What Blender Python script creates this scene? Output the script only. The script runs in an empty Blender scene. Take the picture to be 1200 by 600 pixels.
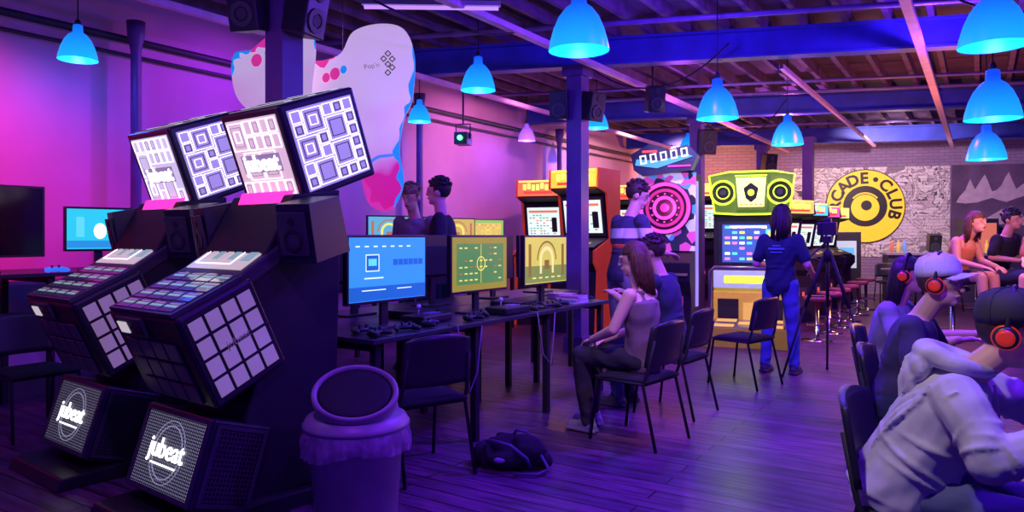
import bpy, bmesh, math, random
from mathutils import Vector, Matrix
random.seed(7)
SC=bpy.context.scene
COL=SC.collection
SC.view_settings.view_transform='Standard'
R_=math.radians
def T(x=0,y=0,z=0): return Matrix.Translation((x,y,z))
def RX(a): return Matrix.Rotation(R_(a),4,'X')
def RY(a): return Matrix.Rotation(R_(a),4,'Y')
def RZ(a): return Matrix.Rotation(R_(a),4,'Z')

# ------------------------------------------------------------ materials
MATS={}
def mat(name,col,rough=.5,metal=0.,emi=None,es=0.,noise=.25,scale=6.,bump=0.,alpha=1.,trans=0.):
    if name in MATS: return MATS[name]
    m=bpy.data.materials.new(name); m.use_nodes=True
    nt=m.node_tree; b=nt.nodes['Principled BSDF']
    b.inputs['Roughness'].default_value=rough
    b.inputs['Metallic'].default_value=metal
    b.inputs['Alpha'].default_value=alpha
    b.inputs['Transmission Weight'].default_value=trans
    c=(col[0],col[1],col[2],1)
    tc=nt.nodes.new('ShaderNodeTexCoord'); nz=nt.nodes.new('ShaderNodeTexNoise')
    nz.inputs['Scale'].default_value=scale; nz.inputs['Detail'].default_value=4
    nt.links.new(tc.outputs['Object'],nz.inputs['Vector'])
    rp=nt.nodes.new('ShaderNodeValToRGB')
    k=1-noise
    rp.color_ramp.elements[0].color=(c[0]*k,c[1]*k,c[2]*k,1); rp.color_ramp.elements[0].position=.3
    rp.color_ramp.elements[1].color=c; rp.color_ramp.elements[1].position=.7
    nt.links.new(nz.outputs['Fac'],rp.inputs['Fac'])
    nt.links.new(rp.outputs['Color'],b.inputs['Base Color'])
    if emi is not None:
        b.inputs['Emission Color'].default_value=(emi[0],emi[1],emi[2],1)
        b.inputs['Emission Strength'].default_value=es
    if bump:
        bp=nt.nodes.new('ShaderNodeBump'); bp.inputs['Strength'].default_value=bump
        nt.links.new(nz.outputs['Fac'],bp.inputs['Height']); nt.links.new(bp.outputs['Normal'],b.inputs['Normal'])
    MATS[name]=m
    return m
def glow(name,col,es=1.5): return mat(name,(col[0]*.5,col[1]*.5,col[2]*.5),.4,emi=col,es=es)
def cloth_bump(m,strength=.4):
    nt=m.node_tree; b=nt.nodes['Principled BSDF']
    tc=nt.nodes.new('ShaderNodeTexCoord'); wv=nt.nodes.new('ShaderNodeTexWave'); wv.inputs['Scale'].default_value=3.2; wv.inputs['Distortion'].default_value=7; wv.inputs['Detail'].default_value=1.5; wv.inputs['Detail Scale'].default_value=.9
    wv.bands_direction='DIAGONAL'
    bp=nt.nodes.new('ShaderNodeBump'); bp.inputs['Strength'].default_value=strength; bp.inputs['Distance'].default_value=.02
    nt.links.new(tc.outputs['Object'],wv.inputs['Vector']); nt.links.new(wv.outputs['Fac'],bp.inputs['Height']); nt.links.new(bp.outputs['Normal'],b.inputs['Normal'])
    return m
def cloth(name,col):
    if name in MATS: return MATS[name]
    return cloth_bump(mat(name,col,.9,noise=.2,scale=9))

BLACK=mat('black_plastic',(.022,.02,.026),.38)
MATTE=mat('black_matte',(.012,.011,.015),.7)
DGREY=mat('dark_grey',(.06,.06,.07),.5)
METAL=mat('grey_metal',(.35,.35,.38),.3,.8)
CHROME=mat('chrome',(.7,.7,.72),.15,1.)
WHITE=mat('white_plastic',(.7,.7,.72),.4)
FABRIC=mat('black_fabric',(.018,.018,.024),.9,scale=60,bump=.2)

# ------------------------------------------------------------ mesh builder
class MB:
    def __init__(s): s.v=[];s.f=[];s.m=[];s.s=[]
    def add(s,vs,fs,m=0,M=None,sm=False):
        o=len(s.v)
        for p in vs:
            p=Vector(p)
            s.v.append(M@p if M is not None else p)
        for f in fs:
            s.f.append([i+o for i in f]); s.m.append(m); s.s.append(sm)
    def box(s,c,sz,m=0,M=None,taper=1.):
        x,y,z=sz[0]/2,sz[1]/2,sz[2]/2
        vs=[(-x,-y,-z),(x,-y,-z),(x,y,-z),(-x,y,-z),(-x*taper,-y*taper,z),(x*taper,-y*taper,z),(x*taper,y*taper,z),(-x*taper,y*taper,z)]
        K=T(*c); K=M@K if M is not None else K
        s.add(vs,[(0,3,2,1),(4,5,6,7),(0,1,5,4),(1,2,6,5),(2,3,7,6),(3,0,4,7)],m,K)
    def rect(s,M,cx,cy,w,h,z=0,th=.004,m=0): s.box((cx,cy,z+th/2),(w,h,th),m,M)
    def frame(s,M,cx,cy,w,h,t,z=0,th=.004,m=0):
        s.rect(M,cx,cy+h/2-t/2,w,t,z,th,m); s.rect(M,cx,cy-h/2+t/2,w,t,z,th,m)
        s.rect(M,cx-w/2+t/2,cy,t,h-2*t,z,th,m); s.rect(M,cx+w/2-t/2,cy,t,h-2*t,z,th,m)
    def prism(s,pts,x0,x1,m=0,M=None):
        n=len(pts)
        vs=[(x0,p[0],p[1]) for p in pts]+[(x1,p[0],p[1]) for p in pts]
        fs=[list(range(n))[::-1],list(range(n,2*n))]+[(i,(i+1)%n,n+(i+1)%n,n+i) for i in range(n)]
        s.add(vs,fs,m,M)
    def plate(s,pts,z0,z1,m=0,M=None):
        n=len(pts)
        vs=[(p[0],p[1],z0) for p in pts]+[(p[0],p[1],z1) for p in pts]
        fs=[list(range(n))[::-1],list(range(n,2*n))]+[(i,(i+1)%n,n+(i+1)%n,n+i) for i in range(n)]
        s.add(vs,fs,m,M)
    def lathe(s,prof,n=24,m=0,M=None,sm=True,close=True):
        vs=[];fs=[]
        for r,z in prof:
            for i in range(n):
                a=2*math.pi*i/n; vs.append((r*math.cos(a),r*math.sin(a),z))
        for j in range(len(prof)-1):
            for i in range(n):
                fs.append((j*n+i,j*n+(i+1)%n,(j+1)*n+(i+1)%n,(j+1)*n+i))
        if close:
            fs.append(list(range(n))[::-1]); k=(len(prof)-1)*n; fs.append(list(range(k,k+n)))
        s.add(vs,fs,m,M,sm)
    def disc(s,M,cx,cy,r,z=0,th=.004,m=0,n=28):
        s.lathe([(r,z),(r,z+th)],n,m,M@T(cx,cy,0),False)
    def ring(s,M,cx,cy,r0,r1,z=0,th=.004,m=0,n=36,a0=0,a1=360):
        vs=[];fs=[]; full=(a1-a0>=360); k=n if full else n+1
        for i in range(k):
            a=R_(a0+(a1-a0)*i/n); c,q=math.cos(a),math.sin(a)
            vs+=[(cx+r0*c,cy+r0*q,z),(cx+r1*c,cy+r1*q,z),(cx+r1*c,cy+r1*q,z+th),(cx+r0*c,cy+r0*q,z+th)]
        for i in range(n):
            a=4*i;b=4*((i+1)%k)
            for q in range(4): fs.append((a+q,a+(q+1)%4,b+(q+1)%4,b+q))
        if not full: fs+= [(0,1,2,3),(4*n,4*n+3,4*n+2,4*n+1)]
        s.add(vs,fs,m,M)
    def tube(s,path,r,m=0,n=8,M=None,sm=True):
        P=[Vector(p) for p in path]; rs=r if isinstance(r,(list,tuple)) else [r]*len(P)
        vs=[];fs=[]; prev=None
        for j,p in enumerate(P):
            d=(P[min(j+1,len(P)-1)]-P[max(j-1,0)]).normalized()
            if prev is None:
                a=Vector((0,0,1)) if abs(d.z)<.9 else Vector((1,0,0)); u=d.cross(a).normalized()
            else: u=(prev-d*prev.dot(d)).normalized()
            prev=u; w=d.cross(u)
            for i in range(n):
                t=2*math.pi*i/n; vs.append(p+(u*math.cos(t)+w*math.sin(t))*rs[j])
        for j in range(len(P)-1):
            for i in range(n): fs.append((j*n+i,j*n+(i+1)%n,(j+1)*n+(i+1)%n,(j+1)*n+i))
        fs.append(list(range(n))[::-1]); k=(len(P)-1)*n; fs.append(list(range(k,k+n)))
        s.add(vs,fs,m,M,sm)
    def hoop(s,c,side,fwd,axis,r1,r2,th,amp=0.,ph=0.,a0=0,a1=360):
        pts=[]
        n=22
        for i in range(n+1):
            a=R_(a0+(a1-a0)*i/n); pts.append(Vector(c)+side*(r1*math.cos(a))+fwd*(r2*math.sin(a))+axis*(amp*math.sin(a+ph)))
        rs=[th]*(n+1)
        if a1-a0<360: rs=[max(.002,th*math.sin(math.pi*(i+.2)/(n+.4))) for i in range(n+1)]
        s.tube(pts,rs,0,7)
    def cap(s,p0,r0,p1,r1,m=0,n=12,M=None):
        p0=Vector(p0);p1=Vector(p1); d=p1-p0; L=d.length
        if L<1e-5: d=Vector((0,0,1))
        d=d.normalized(); pa=[];ra=[]
        for k in (-80,-55,-25): pa.append(p0+d*r0*math.sin(R_(k)));ra.append(r0*math.cos(R_(k)))
        pa.append(p0);ra.append(r0);pa.append(p1);ra.append(r1)
        for k in (25,55,80): pa.append(p1+d*r1*math.sin(R_(k)));ra.append(r1*math.cos(R_(k)))
        s.tube(pa,ra,m,n,M)
    def ell(s,c,r,m=0,M=None,n=16,k=10):
        vs=[];fs=[]
        for j in range(1,k):
            ph=math.pi*j/k
            for i in range(n):
                a=2*math.pi*i/n; vs.append((c[0]+r[0]*math.sin(ph)*math.cos(a),c[1]+r[1]*math.sin(ph)*math.sin(a),c[2]-r[2]*math.cos(ph)))
        for j in range(k-2):
            for i in range(n): fs.append((j*n+i,j*n+(i+1)%n,(j+1)*n+(i+1)%n,(j+1)*n+i))
        b=len(vs); vs+=[(c[0],c[1],c[2]-r[2]),(c[0],c[1],c[2]+r[2])]
        for i in range(n):
            fs.append((b,(i+1)%n,i)); q=(k-2)*n; fs.append((b+1,q+i,q+(i+1)%n))
        s.add(vs,fs,m,M,True)
    def loft(s,rings,side,m=0,n=20,M=None):
        vs=[];fs=[]
        for c,w,d,f in rings:
            for i in range(n):
                a=2*math.pi*i/n; vs.append(Vector(c)+side*w*math.cos(a)+f*d*math.sin(a))
        for j in range(len(rings)-1):
            for i in range(n): fs.append((j*n+i,j*n+(i+1)%n,(j+1)*n+(i+1)%n,(j+1)*n+i))
        fs.append(list(range(n))[::-1]); k=(len(rings)-1)*n; fs.append(list(range(k,k+n)))
        s.add(vs,fs,m,M,True)
    def mesh(s,name,mats):
        me=bpy.data.meshes.new(name)
        me.from_pydata([tuple(v) for v in s.v],[],s.f)
        for mm in mats: me.materials.append(mm)
        me.polygons.foreach_set('material_index',s.m); me.polygons.foreach_set('use_smooth',s.s)
        bm=bmesh.new(); bm.from_mesh(me); bmesh.ops.recalc_face_normals(bm,faces=bm.faces); bm.to_mesh(me); bm.free()
        me.update(); return me

def reg(o,parent=None,label=None,cat=None,group=None,kind=None):
    COL.objects.link(o)
    if parent is not None: o.parent=parent
    if label: o['label']=label
    if cat: o['category']=cat
    if group: o['group']=group
    if kind: o['kind']=kind
    return o
def root(name,loc,rot=0,label='',cat='',group=None,kind=None):
    o=bpy.data.objects.new(name,None); o.empty_display_size=.1
    o.location=loc; o.rotation_euler=(0,0,R_(rot))
    return reg(o,None,label,cat,group,kind)
def mk(name,mb,mats,parent=None,label=None,cat=None,group=None,kind=None,bevel=0,M=None,loc=None,rot=0):
    if not isinstance(mats,(list,tuple)): mats=[mats]
    o=bpy.data.objects.new(name,mb.mesh(name,mats) if isinstance(mb,MB) else mb)
    if M is not None: o.matrix_local=M
    if loc is not None: o.location=loc; o.rotation_euler=(0,0,R_(rot))
    reg(o,parent,label,cat,group,kind)
    if bevel:
        b=o.modifiers.new('bevel','BEVEL'); b.width=bevel; b.segments=2; b.limit_method='ANGLE'
    return o
FOLD=bpy.data.textures.new('fold_clouds','CLOUDS'); FOLD.noise_scale=.13; FOLD.noise_depth=1
def baked(mb,mats,vox,it=3,fac=.5,fold=0):
    tmp=bpy.data.objects.new('tmp',mb.mesh('tmp',mats)); COL.objects.link(tmp)
    r=tmp.modifiers.new('r','REMESH'); r.mode='VOXEL'; r.voxel_size=vox; r.use_smooth_shade=True
    if fold: f=tmp.modifiers.new('f','DISPLACE'); f.texture=FOLD; f.strength=fold; f.mid_level=.45; f.texture_coords='LOCAL'
    if it: q=tmp.modifiers.new('s','SMOOTH'); q.iterations=it; q.factor=fac
    dg=bpy.context.evaluated_depsgraph_get(); me=bpy.data.meshes.new_from_object(tmp.evaluated_get(dg))
    old=tmp.data; bpy.data.objects.remove(tmp); bpy.data.meshes.remove(old)
    if not me.materials: 
        for mm in mats: me.materials.append(mm)
    return me
def text_mesh(t,size,ext=.002,bold=0,space=1):
    cu=bpy.data.curves.new('txt','FONT'); cu.body=t; cu.size=size; cu.extrude=ext; cu.offset=bold
    cu.align_x='CENTER'; cu.align_y='CENTER'; cu.space_character=space; cu.resolution_u=3
    tmp=bpy.data.objects.new('tmp',cu); COL.objects.link(tmp)
    dg=bpy.context.evaluated_depsgraph_get(); me=bpy.data.meshes.new_from_object(tmp.evaluated_get(dg))
    bpy.data.objects.remove(tmp); bpy.data.curves.remove(cu)
    return me
def text(name,t,size,m,parent,M,ext=.002,bold=0,space=1,label=None):
    me=text_mesh(t,size,ext,bold,space); me.materials.clear(); me.materials.append(m)
    return mk(name,me,m,parent,M=M,label=label)
def dup(src,loc,rot=None,label=None,group=None):
    def cp(o,par):
        c=o.copy(); COL.objects.link(c)
        if par is not None:
            c.parent=par; c.matrix_parent_inverse=o.matrix_parent_inverse.copy()
        for ch in kids.get(o.name,[]): cp(ch,c)
        return c
    kids={}
    for o in bpy.data.objects:
        if o.parent: kids.setdefault(o.parent.name,[]).append(o)
    n=cp(src,None); n.location=loc
    if rot is not None: n.rotation_euler=(0,0,R_(rot))
    if label: n['label']=label
    if group: n['group']=group
    return n
FM={'F':Matrix(((1,0,0,0),(0,0,-1,0),(0,1,0,0),(0,0,0,1))),
    'R':Matrix(((0,0,1,0),(1,0,0,0),(0,1,0,0),(0,0,0,1))),
    'L':Matrix(((0,0,-1,0),(-1,0,0,0),(0,1,0,0),(0,0,0,1))),
    'T':Matrix.Identity(4)}
def face(B,sz,f):
    o={'F':(0,-sz[1]/2,0),'R':(sz[0]/2,0,0),'L':(-sz[0]/2,0,0),'T':(0,0,sz[2]/2)}[f]
    return B@T(*o)@FM[f]

# ------------------------------------------------------------ camera
cam=bpy.data.cameras.new('camera'); co=bpy.data.objects.new('camera',cam); COL.objects.link(co)
cam.sensor_width=36; cam.lens=25.5; cam.shift_y=-23/1200.; cam.clip_start=.05
co.location=(0,0,1.4); co.rotation_euler=(R_(90),0,R_(32.9))
SC.camera=co

# ------------------------------------------------------------ world and lights
w=bpy.data.worlds.new('world'); SC.world=w; w.use_nodes=True
w.node_tree.nodes['Background'].inputs[0].default_value=(.05,.015,.9,1)
w.node_tree.nodes['Background'].inputs[1].default_value=.6
def point(loc,col,p,r=.05,name='lamp_or_fill_light'):  # used for the pendant lamps and for added fill points
    l=bpy.data.lights.new(name,'POINT'); l.color=col; l.energy=p; l.shadow_soft_size=r
    o=bpy.data.objects.new(name,l); o.location=loc; COL.objects.link(o); return o
def spot(loc,tgt,col,p,ang=80,blend=.7,r=.06):
    l=bpy.data.lights.new('fill_spot','SPOT'); l.color=col; l.energy=p; l.spot_size=R_(ang); l.spot_blend=blend; l.shadow_soft_size=r  # fill spots added for brightness, not real fittings
    o=bpy.data.objects.new('fill_spot',l); o.location=loc; COL.objects.link(o)
    d=Vector(tgt)-Vector(loc); o.rotation_euler=d.to_track_quat('-Z','Y').to_euler(); return o

# ------------------------------------------------------------ room shell
def floor_mat():
    m=bpy.data.materials.new('floor_boards'); m.use_nodes=True; nt=m.node_tree; b=nt.nodes['Principled BSDF']
    tc=nt.nodes.new('ShaderNodeTexCoord'); mp=nt.nodes.new('ShaderNodeMapping')
    br=nt.nodes.new('ShaderNodeTexBrick'); br.inputs['Scale'].default_value=1; br.inputs['Brick Width'].default_value=2.4; br.inputs['Row Height'].default_value=.13
    br.inputs['Mortar Size'].default_value=.006; br.inputs['Mortar Smooth'].default_value=.3
    br.inputs['Color1'].default_value=(.30,.11,.26,1); br.inputs['Color2'].default_value=(.16,.06,.18,1); br.inputs['Mortar'].default_value=(.012,.006,.012,1)
    nz=nt.nodes.new('ShaderNodeTexNoise'); nz.inputs['Scale'].default_value=3; nz.inputs['Detail'].default_value=8
    st=nt.nodes.new('ShaderNodeMapping'); st.inputs['Scale'].default_value=(1,8,1)
    mx=nt.nodes.new('ShaderNodeMixRGB'); mx.blend_type='MULTIPLY'; mx.inputs[0].default_value=.85
    n2=nt.nodes.new('ShaderNodeTexNoise'); n2.inputs['Scale'].default_value=.9; n2.inputs['Detail'].default_value=6
    r2=nt.nodes.new('ShaderNodeValToRGB'); r2.color_ramp.elements[0].position=.35; r2.color_ramp.elements[0].color=(.35,.35,.4,1); r2.color_ramp.elements[1].position=.65
    m2=nt.nodes.new('ShaderNodeMixRGB'); m2.blend_type='MULTIPLY'; m2.inputs[0].default_value=.8
    rp=nt.nodes.new('ShaderNodeValToRGB'); rp.color_ramp.elements[0].position=.35; rp.color_ramp.elements[0].color=(.25,.25,.25,1); rp.color_ramp.elements[1].position=.7
    L=nt.links.new
    L(tc.outputs['Object'],mp.inputs[0]); L(mp.outputs[0],br.inputs['Vector']); L(mp.outputs[0],st.inputs[0]); L(st.outputs[0],nz.inputs['Vector'])
    L(nz.outputs['Fac'],rp.inputs[0]); L(br.outputs['Color'],mx.inputs[1]); L(rp.outputs[0],mx.inputs[2])
    L(mp.outputs[0],n2.inputs['Vector']); L(n2.outputs['Fac'],r2.inputs[0]); L(mx.outputs[0],m2.inputs[1]); L(r2.outputs[0],m2.inputs[2]); L(m2.outputs[0],b.inputs['Base Color'])
    mr=nt.nodes.new('ShaderNodeMapRange'); mr.inputs['To Min'].default_value=.2; mr.inputs['To Max'].default_value=.6; L(n2.outputs['Fac'],mr.inputs['Value']); L(mr.outputs[0],b.inputs['Roughness'])
    b.inputs['Specular IOR Level'].default_value=.35
    bp=nt.nodes.new('ShaderNodeBump'); bp.inputs['Strength'].default_value=.5; bp.inputs['Distance'].default_value=.02
    L(mx.outputs[0],bp.inputs['Height']); L(bp.outputs[0],b.inputs['Normal'])
    return m
def brick_mat(name,c1,c2,mo,rough=.7,sc=1.,doodle=False):
    m=bpy.data.materials.new(name); m.use_nodes=True; nt=m.node_tree; b=nt.nodes['Principled BSDF']; b.inputs['Roughness'].default_value=rough
    tc=nt.nodes.new('ShaderNodeTexCoord'); sp=nt.nodes.new('ShaderNodeSeparateXYZ'); ad=nt.nodes.new('ShaderNodeMath'); cb=nt.nodes.new('ShaderNodeCombineXYZ')
    br=nt.nodes.new('ShaderNodeTexBrick'); br.inputs['Scale'].default_value=sc; br.inputs['Brick Width'].default_value=.23; br.inputs['Row Height'].default_value=.075; br.inputs['Mortar Size'].default_value=.008
    br.inputs['Color1'].default_value=(*c1,1); br.inputs['Color2'].default_value=(*c2,1); br.inputs['Mortar'].default_value=(*mo,1)
    L=nt.links.new; L(tc.outputs['Object'],sp.inputs[0]); L(sp.outputs[0],ad.inputs[0]); L(sp.outputs[1],ad.inputs[1]); L(ad.outputs[0],cb.inputs[0]); L(sp.outputs[2],cb.inputs[1])
    L(cb.outputs[0],br.inputs['Vector']); out=br.outputs['Color']
    if doodle:
        nz=nt.nodes.new('ShaderNodeTexNoise'); nz.inputs['Scale'].default_value=1.7; nz.inputs['Detail'].default_value=4; nz.inputs['Roughness'].default_value=.5; nz.inputs['Distortion'].default_value=.8
        rp=nt.nodes.new('ShaderNodeValToRGB'); rp.color_ramp.interpolation='CONSTANT'; e=rp.color_ramp.elements
        e[0].position=0; e[0].color=(.35,.3,.38,1); e[1].position=.36; e[1].color=(.95,.95,.95,1)
        for p,c in [(.43,.08),(.438,.7),(.475,.12),(.481,1.),(.53,.1),(.536,.55),(.56,.1),(.566,.95),(.61,.3),(.62,.9)]: q=e.new(p); q.color=(c,c*.95,c,1)
        mx=nt.nodes.new('ShaderNodeMixRGB'); mx.blend_type='MULTIPLY'; mx.inputs[0].default_value=1
        L(tc.outputs['Object'],nz.inputs['Vector']); L(nz.outputs['Fac'],rp.inputs[0]); L(out,mx.inputs[1]); L(rp.outputs[0],mx.inputs[2]); out=mx.outputs[0]
    L(out,b.inputs['Base Color'])
    bp=nt.nodes.new('ShaderNodeBump'); bp.inputs['Strength'].default_value=.3; bp.inputs['Distance'].default_value=.01; L(br.outputs['Color'],bp.inputs['Height']); L(bp.outputs[0],b.inputs['Normal'])
    return m
WALLM=mat('painted_plaster',(.58,.30,.48),.75,noise=.15,scale=1.5,bump=.05)
BACKM=brick_mat('painted_brick_back',(.30,.2,.34),(.25,.16,.3),(.17,.12,.22))
CEILM=mat('ceiling_boards',(.12,.06,.18),.8,noise=.5,scale=3)
JOIST=mat('joist_timber',(.16,.08,.2),.7,noise=.5,scale=5)
BEAM=mat('painted_steel_beam',(.05,.07,.5),.5,noise=.4,scale=3)
COLM=mat('painted_column',(.13,.06,.24),.45)
def struct(name,c,sz,m,rot=0):
    b=MB(); b.box((0,0,0),sz,0); o=mk(name,b,m,kind='structure',loc=c,rot=rot); return o
struct('floor',(-1.5,9.5,-.05),(13,26,.1),floor_mat())
struct('ceiling',(-1.5,9.5,3.97),(13,26,.1),CEILM)
struct('wall_left',(-7.1,8,1.96),(.2,22,3.92),WALLM)
BA=19.57; BD=Vector((math.cos(R_(BA)),math.sin(R_(BA)),0)); BN=Vector((BD.y,-BD.x,0)); W0=Vector((-2.15,19.5,0))
def wp(s,off=0,z=0): 
    v=W0+BD*s+BN*off; return (v.x,v.y,z)
struct('wall_back',wp(.6,-.1,1.96),(11.4,.2,3.92),BACKM,BA)
struct('baseboard_left',(-6.98,8,.08),(.03,20,.16),DGREY)
k=1
cols=[(-4.1,3.4),(-4.1,7.8),(-4.1,12.2),(-4.1,16.6)]
for cx,cy in cols+[(-4.1,-1.0)]:
    c=Vector((cx,cy,0))+BD*2.75
    b=MB(); b.box((0,0,.15),(11.5,.2,.03)); b.box((0,0,-.15),(11.5,.2,.03)); b.box((0,0,0),(11.5,.05,.3))
    mk('trim_%d'%k,b,BEAM,kind='structure',loc=(c.x,c.y,3.6),rot=BA); k+=1
for i in range(28):
    x=-6.85+i*.4
    struct('trim_%d'%k,(x,8.5,3.84),(.06,23,.15),JOIST); k+=1
TRAY=mat('cable_tray',(.8,.5,.8),.5,.2)
for x,z,y0,y1,ww in [(-3.8,3.38,1,18,.08),(-.54,3.38,1,19,.08),(-5.9,3.38,1,17.5,.07),(-2.0,3.4,9,18,.05)]:
    b=MB(); L=y1-y0; b.box((0,0,0),(ww,L,.012)); b.box((-ww/2,0,.025),(.006,L,.05)); b.box((ww/2,0,.025),(.006,L,.05))
    mk('trim_%d'%k,b,TRAY,kind='structure',loc=(x,(y0+y1)/2,z)); k+=1
b=MB(); b.tube([(-6.93,-1,3.3),(-6.93,17,3.3)],.035); b.tube([(-6.93,-1,3.15),(-6.93,17,3.15)],.018)
mk('trim_%d'%k,b,DGREY,kind='structure'); k+=1
PIPE=mat('pipe_violet',(.22,.15,.4),.4)
for cy,z,rr in [(5.9,3.7,.03),(9.6,3.68,.025),(10.6,3.7,.03),(14.2,3.68,.03)]:
    a=Vector((-6.9,cy,z)); c=a+BD*11; b=MB(); b.tube([a,c],rr); mk('trim_%d'%k,b,PIPE,kind='structure'); k+=1
for (p,q,sag) in [((-3.9,7.8,3.4),(-2.3,7.9,3.5),.35),((-4.0,12.2,3.4),(-2.5,11.6,3.5),.45),((-4.05,3.5,3.4),(-3.8,6,3.4),.2),((-.5,6.5,3.5),(1.0,8.3,3.5),.25)]:
    p,q=Vector(p),Vector(q); b=MB(); b.tube([p.lerp(q,t/12)-Vector((0,0,sag*4*(t/12)*(1-t/12))) for t in range(13)],.009,n=6); mk('trim_%d'%k,b,MATTE,kind='structure'); k+=1
def column(x,y,r,square=False):
    b=MB()
    if square:
        b.box((0,0,1.72),(2*r,2*r,3.44)); b.box((0,0,.1),(2.6*r,2.6*r,.2)); b.box((0,0,3.38),(2.8*r,2.8*r,.12))
    else: b.lathe([(r*1.5,0),(r*1.5,.12),(r*1.1,.2),(r,.3),(r*.95,3.15),(r*1.3,3.25),(r*1.5,3.3),(r*1.7,3.44)],20)
    return mk('trim_%d'%k,b,COLM,kind='structure',loc=(x,y,0))
for i,(x,y) in enumerate(cols): column(x,y,.09 if i==0 else .10,True); k+=1
for x,y in [(-6.75,3.85),(-6.75,8.0),(-6.75,12.1)]: column(x,y,.05); k+=1
column(-3.0,15.9,.1,True); k+=1

# ------------------------------------------------------------ pendant lamps
def shade_mat(name,top,bot,es):
    m=bpy.data.materials.new(name); m.use_nodes=True; nt=m.node_tree; b=nt.nodes['Principled BSDF']
    tc=nt.nodes.new('ShaderNodeTexCoord'); sp=nt.nodes.new('ShaderNodeSeparateXYZ'); rp=nt.nodes.new('ShaderNodeValToRGB')
    mr=nt.nodes.new('ShaderNodeMapRange'); mr.inputs['From Max'].default_value=.36
    rp.color_ramp.elements[0].color=(*bot,1); rp.color_ramp.elements[1].color=(*top,1); rp.color_ramp.elements[0].position=.05
    L=nt.links.new; L(tc.outputs['Object'],sp.inputs[0]); L(sp.outputs[2],mr.inputs['Value']); L(mr.outputs[0],rp.inputs[0]); L(rp.outputs[0],b.inputs['Emission Color']); L(rp.outputs[0],b.inputs['Base Color'])
    b.inputs['Emission Strength'].default_value=es; b.inputs['Roughness'].default_value=.3
    return m
SH=shade_mat('blue_shade',(.005,.07,.75),(.01,.42,1.),1.0); SHV=shade_mat('violet_shade',(.15,.05,.7),(.35,.15,1.),.9)
def lamp(x,y,z,w,m,lab,power=20):
    r=root('pendant_lamp',(x,y,z),0,lab,'lamp','blue pendant lamps')
    s=w/.42
    b=MB(); pr=[(.21,0),(.2,.06),(.175,.15),(.14,.23),(.095,.29),(.055,.32),(.05,.4),(.03,.41)]
    prof=[(a*s,c*s) for a,c in pr]+[((a-.006)*s,(c-.004)*s) for a,c in pr[::-1]]
    prof[-1]=(prof[-1][0],0)
    b.lathe(prof,28,close=False); mk('lamp_shade',b,m,r)
    b=MB(); b.tube([(0,0,.40*s),(0,0,3.92-z)],.006,n=6); b.lathe([(.02,.40*s),(.025,.44*s),(.012,.47*s)],12)
    mk('cord',b,MATTE,r)
    b=MB(); b.ell((0,0,.14*s),(.035,.035,.05)); mk('bulb',b,glow('bulb_glow',(.3,.8,1),6),r)
    point((x,y,z-.03),(.05,.14,1) if m is SH else (.3,.1,1),power)
LB='bright blue glass dome pendant lamp hanging on a cord'
for x,y,z,w_ in [(-2.33,4.45,2.68,.42),(-4.37,6.11,2.91,.36),(-2.26,7.35,2.6,.42),(-2.22,10.35,2.65,.42),(.07,5.72,2.65,.42),(.08,7.14,2.36,.42),(.05,10.16,2.3,.42),(-6.28,3.09,2.86,.3),(-6.18,7.32,2.9,.3),(-4.9,9.94,3.04,.36),(-5.1,14.6,3.2,.35),(-6.45,12.5,3.0,.24)]:
    lamp(x,y,z,w_,SH,LB)
lamp(-6.31,10.2,2.98,.29,SHV,'violet glass dome pendant lamp hanging near the wall')

# spots and points added to light the room, no fixtures modelled
spot((-5.0,.9,3.1),(-7,2.0,1.9),(1,.0,.22),600,66)
spot((-5.4,5.0,3.2),(-7,5.0,2.0),(.42,.02,1),120,120)
spot((-5.2,9,3.2),(-7,9.5,2.0),(.95,.30,.7),160,120)
spot((-5.2,13,3.3),(-7,13.5,2.2),(1,.55,.4),260,110)
spot((-5.6,15.5,3.3),(-6.2,17.8,2.4),(1,.5,.3),280,120)
spot((-1.5,1.0,3.35),(-3.4,3.5,.5),(.28,.05,1),190,110)
spot((-1.2,5.5,3.35),(-1.8,6,0),(.16,.01,1),640,140)  # added blue-violet fill over the floor
spot((-1.0,10,3.35),(-1.5,11,0),(.42,.04,1),420,140)
spot((.6,3.0,3.35),(-.6,4.5,0),(.14,.01,1),300,130)
spot((-1.5,15.5,3.35),(-1.5,19.4,2.0),(1,.75,.85),520,100)
spot((-.9,1.6,3.2),(-.1,3.3,.9),(.95,.75,.9),150,56)  # spot added to brighten the hooded player
spot((-1.0,3.0,3.2),(-2.15,4.7,.9),(1,.6,.7),140,36)  # spot added because the seated woman came out dark
spot((-1.4,4.9,3.2),(-3.0,6.5,1.5),(1,.6,.7),110,30)  # spot added to lift the man in the banded shirt
spot((-3.0,8.6,3.3),(-2.9,12,1.0),(.9,.45,.8),150,110)
point((.3,8.9,1.9),(1,.38,.12),55)  # warm fill point added by the far guests, no lamp there
point((-.3,11.6,2.0),(1,.28,.08),120)  # warm fill point added over the right rear floor
point((-3.6,10.0,3.1),(.5,.08,.9),40)
point((-2.2,6.4,3.25),(.13,.03,1),120)  # blue-violet fill points added to lift joists and beams
point((-.2,8.4,3.25),(.2,.04,1),100)
point((-.9,4.2,3.25),(.13,.03,1),90)
point((-2.8,13,3.2),(.7,.15,.7),90)
point((-5.0,17.0,2.6),(1,.35,.08),120)
point((-1.5,17.4,2.7),(.9,.5,.5),50)

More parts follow.
